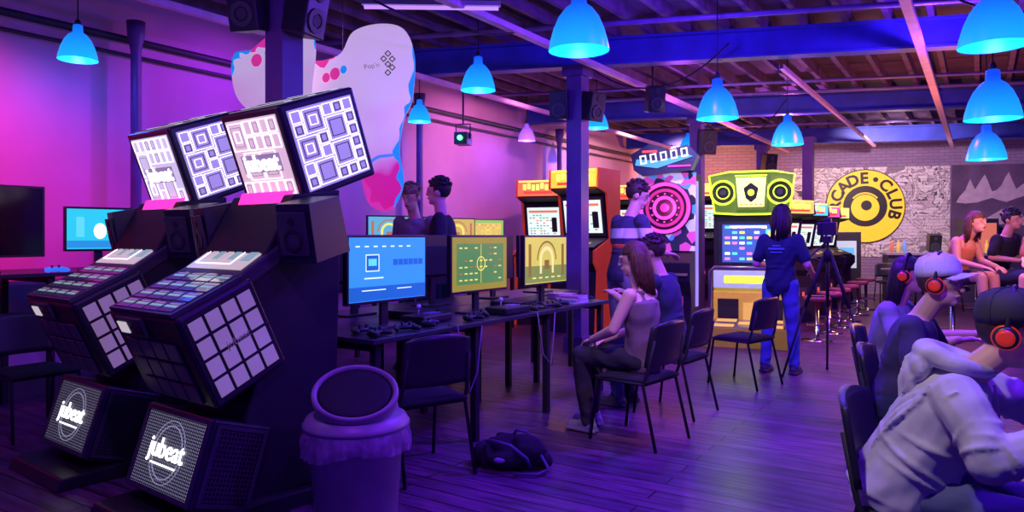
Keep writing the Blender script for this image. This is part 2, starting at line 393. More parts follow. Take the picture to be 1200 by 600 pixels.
# ------------------------------------------------------------ rhythm cube machines
PBL=glow('panel_white_glow',(.72,.62,.9),.8); PLV=glow('panel_lilac_glow',(.42,.32,.7),.75); PWH=glow('line_white_glow',(1,.97,1),1.9)
PPK=glow('panel_pink_glow',(.9,.6,.75),.75); LOGO=glow('logo_white',(1,1,1),2.8); MAG=glow('magenta_glow',(1,.03,.35),1.8)
BTN=glow('button_teal_glow',(.3,.6,.48),.5); BTG=mat('button_glass',(.16,.2,.2),.1); BGL=glow('base_blue_glow',(.34,.34,.46),.7)
TILE=mat('side_tile_mauve',(.36,.25,.38),.35,emi=(.45,.28,.48),es=.34,noise=.35,scale=3); DTILE=mat('dark_tile',(.10,.08,.13),.3); GRL=mat('speaker_grille',(.05,.045,.06),.6)
def squares(b,M,w,h,nx,ny,t,m,m2,seed,z=.006,skip=None):
    rr=random.Random(seed); cw,chh=w/nx,h/ny; used=set()
    for i in range(nx):
        for j in range(ny):
            if (i,j) in used: continue
            sw=sh=1
            if rr.random()<.4 and i<nx-1 and j<ny-1 and (i+1,j) not in used and (i+1,j+1) not in used and (i,j+1) not in used:
                sw=sh=2
            for a in range(sw):
                for c in range(sh): used.add((i+a,j+c))
            cx=-w/2+cw*(i+sw/2); cy=-h/2+chh*(j+sh/2)
            if skip and abs(cy-skip)<chh*.7 and sw==1: continue
            for q in range(rr.choice([1,1,2,2]) if sw==1 else rr.choice([2,3])):
                f=.92-q*(.34 if sw==1 else .27)
                if f<.15: break
                b.frame(M,cx,cy,cw*sw*f,chh*sh*f,t,z,.003,m if q%2==0 else m2)
def machine(loc,rot,lab):
    r=root('rhythm_arcade_machine',loc,rot,lab,'arcade machine','cube rhythm machines')
    b=MB(); b.prism([(-.45,0),(.58,0),(.58,.07),(.1,.09),(-.42,.07)],-.36,.36); mk('plinth',b,BLACK,r,bevel=.01)
    b=MB(); b.prism([(.0,.08),(.56,.08),(.6,1.2),(.6,1.66),(.3,1.62),(.12,1.3),(-.05,1.08),(.1,.75),(.02,.5)],-.29,.29); mk('cabinet_body',b,MATTE,r,bevel=.01)
    B=T(0,-.07,.285)@RX(-18); sz=(.64,.32,.42)
    b=MB(); b.box((0,0,0),sz,0,B); mk('base_box',b,BLACK,r,bevel=.012)
    F=face(B,sz,'F'); b=MB(); b.frame(F,0,0,.60,.40,.022,0,.012,1); b.rect(F,0,0,.56,.36,.001,.003,0)
    for i in range(38): b.rect(F,-.272+i*.0147,0,.0045,.36,.004,.003,1)
    for i in range(24): b.rect(F,0,-.172+i*.015,.56,.0045,.004,.003,1)
    pn=mk('base_light_panel',b,[BGL,DGREY],r,label='backlit metal mesh panel')
    b=MB(); b.ring(F,0,0,.125,.13,.007,.002,0,40); b.ring(F,0,0,.15,.153,.007,.002,0,40); mk('ring_emblem',b,glow('ring_dim',(.35,.35,.5),.7),pn)
    text('logo','jubeat',.135,LOGO,pn,F@T(0,.01,.014),.002,.001,1.0); b=MB()
    for i in range(11): b.rect(F,-.11+i*.022,-.062,.015,.008,.012,.003,0)
    mk('logo_underline',b,LOGO,pn)
    for f in 'RL':
        G=face(B,sz,f); b=MB(); b.frame(G,0,0,.28,.38,.018,0,.008,0)
        for i in range(12): b.rect(G,-.115+i*.02,0,.006,.34,.0,.005,0)
        for i in range(16): b.rect(G,0,-.16+i*.0215,.25,.006,.0,.005,0)
        mk('side_grille',b,GRL,r)
    B=T(0,-.07,.89)@RX(25); sz=(.68,.42,.49)
    b=MB(); b.box((0,0,0),sz,0,B); mk('control_box',b,BLACK,r,bevel=.02)
    F=face(B,sz,'F'); b=MB()
    for i in range(4):
        for j in range(3): b.rect(F,-.19+i*.127,-.17+j*.115,.112,.1,.001,.012,0)
    mk('front_tile_panel',b,DTILE,r,bevel=.004)
    b=MB(); b.rect(F,-.11,.18,.26,.10,.001,.02,0); b.rect(F,-.17,.18,.09,.06,.02,.006,1); b.rect(F,-.05,.18,.1,.012,.02,.006,2); b.rect(F,-.05,.155,.1,.012,.02,.006,2)
    mk('card_reader',b,[DGREY,glow('reader_white',(.75,.65,.7),.7),BLACK],r)
    G=face(B,sz,'T')
    b=MB(); b.rect(G,0,-.0,.60,.39,.0,.01,0); b.frame(G,0,-.0,.62,.41,.018,0,.022,1); ps=mk('play_screen',b,[glow('play_dim',(.12,.1,.16),.5),DGREY],r)
    for i in range(4):
        for j in range(4):
            x,y=-.21+i*.14,-.143+j*.095
            b=MB(); b.rect(G,x,y,.126,.084,.01,.016,1); b.rect(G,x,y,.108,.018,.026,.002,0); b.rect(G,x,y+.022,.09,.010,.026,.002,2)
            mk('button',b,[BTN,BTG,glow('button_magenta',(.5,.28,.45),.45)],ps,bevel=.004)
    for f in 'RL':
        H=face(B,sz,f); b=MB(); b.rect(H,0,0,.39,.45,0,.004,1)
        for i in range(4):
            for j in range(4): b.rect(H,-.135+i*.09,-.155+j*.104,.072,.086,.004,.006,0)
        tp=mk('side_tile_panel',b,[TILE,MATTE],r); text('logo','jubeat',.055,glow('logo_purple',(.2,.09,.28),.3),tp,H@T(.02,0.01,.011),.001,.0)
    B=T(0,.13,1.285)@RX(33)
    b=MB(); b.box((0,0,-.02),(.60,.34,.08),0,B); mk('display_frame',b,DGREY,r,bevel=.012)
    b=MB(); b.rect(B,0,0,.52,.26,.021,.004,0); b.frame(B,-.06,.01,.34,.2,.006,.026,.002,1); b.rect(B,.2,.02,.08,.16,.026,.002,2)
    for i in range(4): b.rect(B,-.17+i*.075,.0,.055,.1,.026,.002,2 if i%2 else 0)
    mk('display_screen',b,[glow('display_glow',(.62,.5,.52),.8),PWH,glow('display_teal',(.25,.4,.42),.8)],r)
    b=MB(); b.prism([(.2,1.38),(.26,1.38),(.42,1.66),(.3,1.64)],-.2,.2); mk('neck_light',b,MAG,r,label='magenta glowing neck panel')
    for sx in (-1,1):
        S=T(sx*.41,.32,1.44)@RZ(sx*14)@RX(12)
        b=MB(); b.box((0,0,0),(.24,.28,.30),0,S,.88)
        F=S@T(0,-.14,0)@FM['F']; b.rect(F,0,0,.17,.22,-.004,.014,1); b.ring(F,0,-.03,.04,.06,.01,.006,0,24); b.disc(F,0,.065,.022,.01,.006,0,16)
        mk('speaker',b,[BLACK,GRL],r,bevel=.006)
    B=T(0,.54,1.92)@RX(20); sz=(.56,.52,.52)
    b=MB(); b.box((0,0,0),sz,0,B); mk('marquee_cube',b,BLACK,r,bevel=.015)
    F=face(B,sz,'F'); b=MB(); b.rect(F,0,0,.47,.44,0,.005,0); squares(b,F,.455,.425,6,5,.0035,1,2,11 if 'pink' in lab else 8,skip=-.03); b.rect(F,0,-.03,.36,.1,.0085,.002,2); mf=mk('marquee_front',b,[PPK if 'pink' in lab else PBL,PWH,glow('line_lilac',(.4,.28,.5),.6)],r,label='glowing panel patterned with square outlines')
    text('logo','jubeat',.13,LOGO,mf,F@T(0,-.03,.013),.003,.003,1.0)
    for f in 'RL':
        G=face(B,sz,f); b=MB(); b.rect(G,0,0,.445,.44,0,.005,0); squares(b,G,.43,.425,6,6,.004,1,2,23); mk('marquee_side',b,[PLV,PWH,BLACK],r,label='lilac panel patterned with white square outlines')
    G=face(B,sz,'T'); b=MB(); b.rect(G,0,0,.48,.44,0,.005,0)
    for i in range(8): b.rect(G,0,-.19+i*.054,.46,.016,.005,.003,1 if i%3==1 else 2)
    mk('marquee_top',b,[glow('top_grey',(.3,.3,.36),.5),glow('top_white',(.8,.8,.85),.9),MATTE],r,label='grey striped top panel')
    return r
machine((-3.34,2.3,0),-5,'black cube-stack rhythm machine with pink-glowing marquee')
machine((-4.54,2.44,0),-5,'black cube-stack rhythm machine with white-glowing marquee')
point((-3.9,1.7,2.3),(.6,.35,1),8)  # point light in front of both machines, no lamp body

# ------------------------------------------------------------ bin
r=root('litter_bin',(-2.56,2.56,0),42,'grey plastic litter bin with a domed lid and purple liner','bin')
BINM=mat('bin_plastic',(.42,.34,.37),.4); LIN=mat('bin_liner',(.8,.5,.8),.2,alpha=.45,noise=.6,scale=18,bump=1.)
b=MB(); b.lathe([(.18,0),(.195,.02),(.225,.44),(.24,.45),(.24,.48),(.22,.48),(.175,.03)],36); mk('bin_body',b,BINM,r)
b=MB(); n=120; prof=[(.25,.485),(.256,.46),(.263,.435),(.266,.405),(.262,.37)]
vs=[];fs=[]
for j,(rr,z) in enumerate(prof):
    for i in range(n):
        a=2*math.pi*i/n; q=rr+.0022*math.sin(i*1.9)*j*.6+.002*random.uniform(-1,1)*j; zz=z-(.02*math.sin(a*2+1)+.008*math.sin(a*5) if j==4 else 0)
        vs.append((q*math.cos(a),q*math.sin(a),zz))
for j in range(4):
    for i in range(n): fs.append((j*n+i,j*n+(i+1)%n,(j+1)*n+(i+1)%n,(j+1)*n+i))
b.add(vs,fs,0,None,True); mk('bin_liner',b,LIN,r)
b=MB(); b.lathe([(.252,.48),(.258,.485),(.258,.498),(.25,.508),(.238,.53),(.2,.55),(.12,.56),(.03,.565)],36)
b.ell((0,.03,.55),(.205,.20,.125)); mk('bin_lid',b,BINM,r)
M=T(0,-.085,.628)@RX(38)
b=MB(); b.lathe([(.13,-.09),(.17,-.06),(.184,.02),(.184,.045),(.177,.055),(.167,.052),(.16,.04),(.158,.0)],40,0,M@Matrix.Diagonal((1.1,.92,1,1)))
mk('lid_collar',b,BINM,r)
b=MB(); b.ell((0,0,.038),(.176,.147,.016),0,M,24,8); mk('lid_flap',b,MATTE,r,label='dark hole of the swing lid')

# ------------------------------------------------------------ chair prototype
def chair(loc,rot,label,group='black stacking chairs'):
    r=root('stacking_chair',loc,rot,label,'chair',group)
    b=MB()
    vs=[];fs=[];nx,ny=8,8
    for j in range(ny+1):
        for i in range(nx+1):
            x=-.225+.45*i/nx; y=-.22+.42*j/ny; e=max(abs(i/nx-.5),abs(j/ny-.5))*2
            vs.append((x*(1-.04*(j/ny)),y,.475-.02*e**4-.015*max(0,(1-j/ny*5))))
    o=len(vs); vs+=[(v[0],v[1],.43) for v in vs]
    for j in range(ny):
        for i in range(nx):
            a=j*(nx+1)+i; fs.append((a,a+1,a+nx+2,a+nx+1)); fs.append((o+a,o+a+nx+1,o+a+nx+2,o+a+1))
    for i in range(nx):
        fs.append((i,o+i,o+i+1,i+1)); a=ny*(nx+1)+i; fs.append((a,a+1,o+a+1,o+a))
    for j in range(ny):
        a=j*(nx+1); fs.append((a,a+nx+1,o+a+nx+1,o+a)); a=a+nx; fs.append((a,o+a,o+a+nx+1,a+nx+1))
    b.add(vs,fs,0,None,True); mk('seat',b,FABRIC,r)
    b=MB(); vs=[];fs=[];nx,nz=10,8
    for side in (0,1):
        for j in range(nz+1):
            for i in range(nx+1):
                u=i/nx*2-1; v=j/nz; wd=.225*(1-.1*v**3) ; hh=.54+.30*v-(.03*u*u if v>.9 else 0)
                vs.append((u*wd,.215+.05*v-.035*(1-u*u)*-1-.035+(.025 if side else 0)+.0*v,hh))
    o=(nx+1)*(nz+1)
    for j in range(nz):
        for i in range(nx):
            a=j*(nx+1)+i; fs.append((a,a+1,a+nx+2,a+nx+1)); fs.append((o+a,o+a+nx+1,o+a+nx+2,o+a+1))
    for i in range(nx):
        fs.append((i,o+i,o+i+1,i+1)); a=nz*(nx+1)+i; fs.append((a,a+1,o+a+1,o+a))
    for j in range(nz):
        a=j*(nx+1); fs.append((a,a+nx+1,o+a+nx+1,o+a)); a=a+nx; fs.append((a,o+a,o+a+nx+1,a+nx+1))
    b.add(vs,fs,0,None,True); mk('backrest',b,BLACK,r)
    for sx in (-1,1):
        b=MB(); b.tube([(sx*.23,-.24,0),(sx*.22,-.19,.42),(sx*.215,-.17,.435)],.011); mk('leg',b,MATTE,r)
        b=MB(); b.tube([(sx*.23,.27,0),(sx*.22,.17,.42),(sx*.215,.20,.5),(sx*.2,.245,.72)],.011); mk('leg',b,MATTE,r)
    b=MB()
    for sx in (-1,1): b.tube([(sx*.22,-.19,.425),(sx*.22,.18,.425)],.01)
    b.tube([(-.22,.17,.42),(.22,.17,.42)],.01); b.tube([(-.22,-.19,.42),(.22,-.19,.42)],.01); mk('seat_frame',b,MATTE,r)
    return r
c0=chair((-2.84,3.36,0),-112,'black stacking chair pushed in at the console desk')
dup(c0,(-2.0,4.70,0),-98,'black stacking chair under a seated woman in a tank top')
dup(c0,(-2.07,5.6,0),-95,'black stacking chair under a seated man in a navy shirt')
dup(c0,(-1.9,7.0,0),-105,'empty black stacking chair standing at the end of the desk')
dup(c0,(-5.7,2.5,0),90,'black stacking chair standing by the wall counter')
dup(c0,(-.15,2.93,0),88,'black stacking chair under a person in a grey hoodie')
dup(c0,(-.26,4.2,0),90,'black stacking chair under a person in a white cap')
dup(c0,(-.42,5.1,0),90,'black stacking chair under a dark-haired person')

# ------------------------------------------------------------ desks
DESK=mat('desk_laminate',(.035,.03,.045),.35)
def desk(x0,x1,y0,y1,h,label,name='desk'):
    r=root(name,((x0+x1)/2,(y0+y1)/2,0),0,label,'desk')
    X=(x1-x0)/2;Y=(y1-y0)/2
    b=MB(); b.box((0,0,h-.015),(2*X,2*Y,.03)); mk('desk_top',b,DESK,r,bevel=.004)
    n=max(2,int(round(2*Y/1.15))+1)
    for i in range(n):
        y=-Y+.08+(2*Y-.16)*i/(n-1)
        for sx in (-1,1):
            b=MB(); b.box((sx*(X-.06),y,(h-.03)/2),(.045,.045,h-.03)); mk('leg',b,MATTE,r)
        b=MB(); b.box((0,y,h-.055),(2*X-.1,.03,.05)); mk('crossbar',b,MATTE,r)
    return r
desk(-3.64,-2.85,2.98,6.05,.82,'long black desk holding screens consoles and controllers')
desk(-4.25,-3.66,3.15,7.0,.82,'long black desk standing back to back with another')
desk(-6.9,-6.0,1.6,9.45,1.12,'tall dark counter along the pink lit wall')
desk(.35,1.15,1.8,6.2,.76,'black gaming desk at which the headset players sit')

# ------------------------------------------------------------ screens
def screen(loc,rot,w,h,lift,mats,draw,label,th=.04,cat='monitor'):
    r=root('monitor',loc,rot,label,cat)
    b=MB(); b.box((0,0,lift+h/2),(w,th,h)); b.box((0,th/2+.012,lift+h/2),(w*.6,.03,h*.6)); hs=mk('housing',b,BLACK,r,bevel=.006)
    F=T(0,-th/2,lift+h/2)@FM['F']
    b=MB(); b.rect(F,0,0,w-.035,h-.035,0,.002,0)
    if draw: draw(b,F,w-.035,h-.035)
    mk('screen',b,mats,hs)
    b=MB(); b.box((0,.03,lift/2+.03),(.06,.025,lift+.06)); mk('stand_neck',b,BLACK,r)
    b=MB(); b.box((0,.02,.008),(min(.3,w*.5),.19,.016)); mk('stand_base',b,BLACK,r,bevel=.006)
    return r
def d_menu(b,F,w,h):
    b.rect(F,0,-h*.38,w,h*.22,.002,.001,1); b.rect(F,-w*.22,h*.1,w*.17,h*.27,.002,.001,1); b.frame(F,-w*.22,h*.1,w*.17,h*.27,.006,.003,.001,2)
    b.rect(F,-w*.22,h*.11,w*.1,h*.11,.003,.002,3)
    for i in range(7): b.rect(F,-w*.4+i*w*.11,h*.36,w*.05,h*.02,.002,.001,2)
    for i in range(6): b.rect(F,w*.08+i*w*.07,h*.1,w*.06,h*.1,.002,.001,1)
    b.rect(F,-w*.2,-h*.14,w*.24,h*.02,.002,.001,2); b.rect(F,-w*.2,-h*.33,w*.3,h*.015,.003,.001,2); b.rect(F,w*.2,-h*.33,w*.2,h*.015,.003,.001,2)
def d_game(b,F,w,h):
    b.rect(F,0,0,w*.86,h*.76,.002,.001,1)
    for i in range(9):
        for j in range(6):
            if random.random()<.6: b.rect(F,-w*.36+i*w*.09,-h*.3+j*h*.12,w*.05,h*.025,.003,.001,2 if random.random()<.6 else 3)
    b.ring(F,0,0,h*.12,h*.14,.003,.001,2,24); b.rect(F,0,0,w*.006,h*.74,.003,.001,2)
def d_temple(b,F,w,h):
    b.rect(F,0,-h*.3,w,h*.36,.002,.001,1); b.ring(F,0,0,h*.22,h*.30,.003,.001,2,20,0,180); b.ring(F,0,0,h*.38,h*.42,.003,.001,3,20,0,180)
    b.rect(F,-h*.26,-h*.14,h*.08,h*.3,.003,.001,2); b.rect(F,h*.26,-h*.14,h*.08,h*.3,.003,.001,2)
    b.rect(F,0,-h*.1,h*.2,h*.2,.003,.001,3); b.rect(F,-w*.4,h*.0,w*.06,h*.7,.003,.001,3); b.rect(F,w*.4,h*.0,w*.06,h*.7,.003,.001,3)
    for i in range(5): b.rect(F,-w*.3+i*w*.15,-h*.38,w*.08,h*.03,.003,.001,2)
G=glow
screen((-3.2,3.47,.82),90,.74,.43,.16,[G('ui_blue',(.03,.25,.75),1.2),G('ui_dark',(.01,.12,.45),1),G('ui_white',(.7,.88,1),1.3),G('ui_cyan',(.1,.6,1),1.3)],d_menu,'flat screen showing a blue console menu',cat='television')
screen((-3.2,4.48,.82),90,.74,.43,.16,[G('gm_edge',(.30,.26,.02),1.),G('gm_green',(.08,.24,.05),1.),G('gm_yel',(.8,.7,.1),1.2),G('gm_red',(.5,.15,.05),1)],d_game,'flat screen showing a green and yellow game field',cat='television')
screen((-3.2,5.47,.82),90,.74,.43,.16,[G('tp_yel',(.55,.5,.06),1.2),G('tp_grn',(.2,.28,.04),1),G('tp_lt',(.85,.75,.2),1.1),G('tp_br',(.25,.14,.02),1)],d_temple,'flat screen showing a yellow temple scene',cat='television')
OFF=mat('screen_off',(.01,.012,.015),.12)
for y in (3.85,4.75,5.65,6.5):
    screen((-3.9,y,.82),-92,.70,.42,.17,[G('screen_blue_dim',(.05,.15,.4),.8)],None,'black flat screen seen from its back',cat='television')
def d_aqua(b,F,w,h):
    b.ell((0,-h*.05,.002),(w*.1,h*.2,.003),1,F); b.rect(F,0,-h*.38,w,h*.18,.002,.001,2); b.rect(F,-w*.3,h*.05,w*.12,h*.5,.002,.001,3); b.rect(F,w*.3,h*.05,w*.1,h*.4,.002,.001,3)
screen((-6.2,2.32,1.12),90,.95,.55,.12,[OFF],None,'large switched-off black television on the wall counter',cat='television')
screen((-6.1,3.17,1.12),80,.52,.36,.16,[G('aq_cyan',(.02,.5,.65),1.2),G('aq_wh',(.7,1,1),1.8),G('aq_deep',(.02,.25,.6),1.1),G('aq_soft',(.1,.65,.8),1.1)],d_aqua,'monitor glowing bright cyan on the wall counter')
screen((-5.95,1.95,1.12),95,.5,.36,.16,[G('lilac_scr',(.25,.25,.5),.8)],None,'monitor with a pale blue picture')
for i,(y,cc) in enumerate([(6.75,(.1,.4,.45)),(7.45,(.1,.35,.1)),(8.15,(.5,.4,.08)),(8.9,(.2,.45,.1))]):
    screen((-6.2,y,1.12),66,.58,.4,.14,[G('far_scr%d'%i,cc,1.1),G('far_in%d'%i,[(.1,.2,.5),(.5,.6,.1),(.2,.3,.1),(.6,.5,.1)][i],1.0),G('gm_yel',(.8,.7,.1),1.1),G('gm_red',(.5,.15,.05),1)],d_game if i%2 else d_temple,'monitor showing a colourful game on the wall counter')
# ------------------------------------------------------------ desk clutter
def gamepad(loc,rot,lab='black game controller lying on the desk',m=BLACK):
    r=root('game_controller',loc,rot,lab,'game controller','game controllers')
    b=MB(); b.ell((0,0,.025),(.06,.035,.018)); 
    for sx in (-1,1): b.cap((sx*.05,0,.025),.022,(sx*.07,-.06,.02),.015)
    mk('controller_body',baked(b,[m],.005,2),m,r)
    for sx in (-1,1): b=MB(); b.lathe([(.006,.03),(.006,.05),(.011,.052),(.011,.057)],12,0,T(sx*.025,-.015,0)); mk('thumbstick',b,DGREY,r)
    b=MB()
    for a in range(4): b.lathe([(.005,.035),(.005,.046)],8,0,T(.052+.011*math.cos(a*1.571),.012+.011*math.sin(a*1.571),0))
    mk('button_cluster',b,DGREY,r)
    return r
g0=gamepad((-3.1,3.14,.82),80)
for p,a in [((-2.95,3.10,.82),100),((-2.97,3.38,.82),60),((-3.0,3.62,.82),120),((-2.96,4.04,.82),90),((-3.04,4.24,.82),40),((-2.95,4.86,.82),100),((-2.98,5.3,.82),80),((-2.95,5.12,.82),60),((-3.05,5.9,.82),85)]: dup(g0,p,a)
gamepad((-6.0,2.78,1.12),90,'game controller glowing blue on the wall counter',glow('pad_blue',(.02,.1,1),1.5))
def console(loc,rot,m,lab,sz=(.29,.27,.055)):
    r=root('game_console',loc,rot,lab,'game console')
    b=MB(); b.prism([(-sz[1]/2,.008),(sz[1]/2,.004),(sz[1]/2,sz[2]),(-sz[1]/2-.01,sz[2]),(-sz[1]/2+.015,sz[2]*.55)],-sz[0]/2,sz[0]/2); b.box((0,0,.003),(sz[0]*.8,sz[1]*.8,.006)); mk('console_shell',b,m,r,bevel=.003)
    b=MB(); b.box((0,-sz[1]/2+.0,sz[2]*.78),(sz[0]*.5,.024,.004)); mk('disc_slot',b,DGREY,r)
console((-3.42,3.98,.82),90,BLACK,'black game console beside the screens')
console((-3.2,4.97,.82),95,BLACK,'black game console lying between two screens')
console((-3.28,5.93,.82),85,WHITE,'white game console at the desk end',(.2,.2,.05))
def keyboard(loc,rot):
    r=root('keyboard',loc,rot,'slim black computer keyboard','keyboard')
    b=MB(); b.box((0,0,.009),(.44,.14,.018)); mk('keyboard_case',b,BLACK,r,bevel=.004)
    b=MB()
    for j in range(5):
        for i in range(15): b.box((-.2+i*.0286,-.052+j*.026,.022),(.023,.021,.008))
    mk('key_block',b,DGREY,r)
keyboard((-6.15,3.6,1.12),80)
def arcstick(loc,rot):
    r=root('arcade_stick_controller',loc,rot,'flat black fight stick controller with round buttons','game controller')
    b=MB(); b.box((0,0,.03),(.32,.2,.05)); mk('controller_case',b,BLACK,r,bevel=.01)
    b=MB(); b.tube([(-.09,0,.05),(-.09,0,.1)],.005); b.ell((-.09,0,.11),(.017,.017,.017)); mk('joystick',b,mat('stick_white',(.6,.6,.65),.3),r)
    b=MB()
    for i in range(4):
        for j in range(2): b.disc(T(0,0,.055),-.0+i*.035,-.02+j*.04,.014,0,.006,0,14)
    mk('button_cluster',b,mat('stick_buttons',(.3,.3,.5),.3),r)
arcstick((-3.0,4.58,.82),88); arcstick((-3.16,3.82,.82),92)
for pts in [[(-2.9,3.72,.83),(-2.83,3.73,.82),(-2.81,3.76,.55),(-2.8,3.82,.38),(-2.81,3.92,.5),(-2.83,4.0,.80)],[(-2.9,4.72,.83),(-2.83,4.73,.82),(-2.81,4.78,.5),(-2.8,4.9,.4),(-2.83,5.0,.80)]]:
    b=MB(); b.tube(pts,.005,n=6); mk('cable',b,mat('cable_dim',(.15,.14,.2),.5),label='thin cable hanging from the desk edge',cat='cable',group='desk cables')
for i in range(4):
    b=MB(); b.box((0,0,.008),(.24,.19,.014)); b.box((.005,0,.008),(.235,.194,.010),1)
    mk('magazine',b,[mat('cover%d'%i,[(.6,.55,.7),(.2,.3,.6),(.7,.7,.75),(.4,.1,.3)][i],.4),WHITE],label='pale magazine in a small stack on the desk',cat='magazine',group='stack of magazines',loc=(-3.0,5.6+.003*i,.82+.0165*i),rot=85+4*i)

# ------------------------------------------------------------ bags
def backpack(loc,rot,sc,lab):
    r=root('backpack',loc,rot,lab,'bag')
    b=MB(); b.ell((0,0,.10),(.22,.14,.09)); b.ell((.1,-.05,.12),(.13,.11,.09)); b.ell((-.14,.0,.08),(.13,.13,.08)); b.ell((0,-.12,.07),(.16,.07,.06)); b.box((0,0,.03),(.36,.24,.06)); b.cap((-.22,-.05,.05),.045,(.22,-.08,.06),.045)
    for q in range(26): 
        a=random.uniform(0,6.28); b.ell((.2*math.cos(a),.13*math.sin(a),random.uniform(.04,.16)),(.05,.035,.025),0,T(0,0,0))
    me=baked(b,[FABRIC],.010,1,fold=.05); me.transform(Matrix.Scale(sc,4)); mk('bag_body',me,FABRIC,r)
    b=MB(); b.tube([(-.15,-.08,.17),(-.1,-.17,.2),(.02,-.2,.18),(.12,-.19,.1),(.14,-.16,.04)],.012); b.tube([(.0,.02,.18),(.03,.0,.23),(.1,.0,.22),(.12,.0,.18)],.01); b.tube([(.18,-.1,.14),(.26,-.16,.03),(.2,-.24,.02),(.05,-.26,.02)],.011)
    me=b.mesh('strap',[mat('strap_grey',(.10,.10,.2),.7)]); me.transform(Matrix.Scale(sc,4)); mk('strap',me,MATS['strap_grey'],r)
    b=MB(); b.ell((-.05,-.185,.08),(.045,.02,.02)); me=b.mesh('badge',[mat('badge_pale',(.4,.4,.55),.5)]); me.transform(Matrix.Scale(sc,4)); mk('badge',me,MATS['badge_pale'],r)
backpack((-2.42,3.74,0),25,.92,'slumped black backpack lying on the wooden floor')

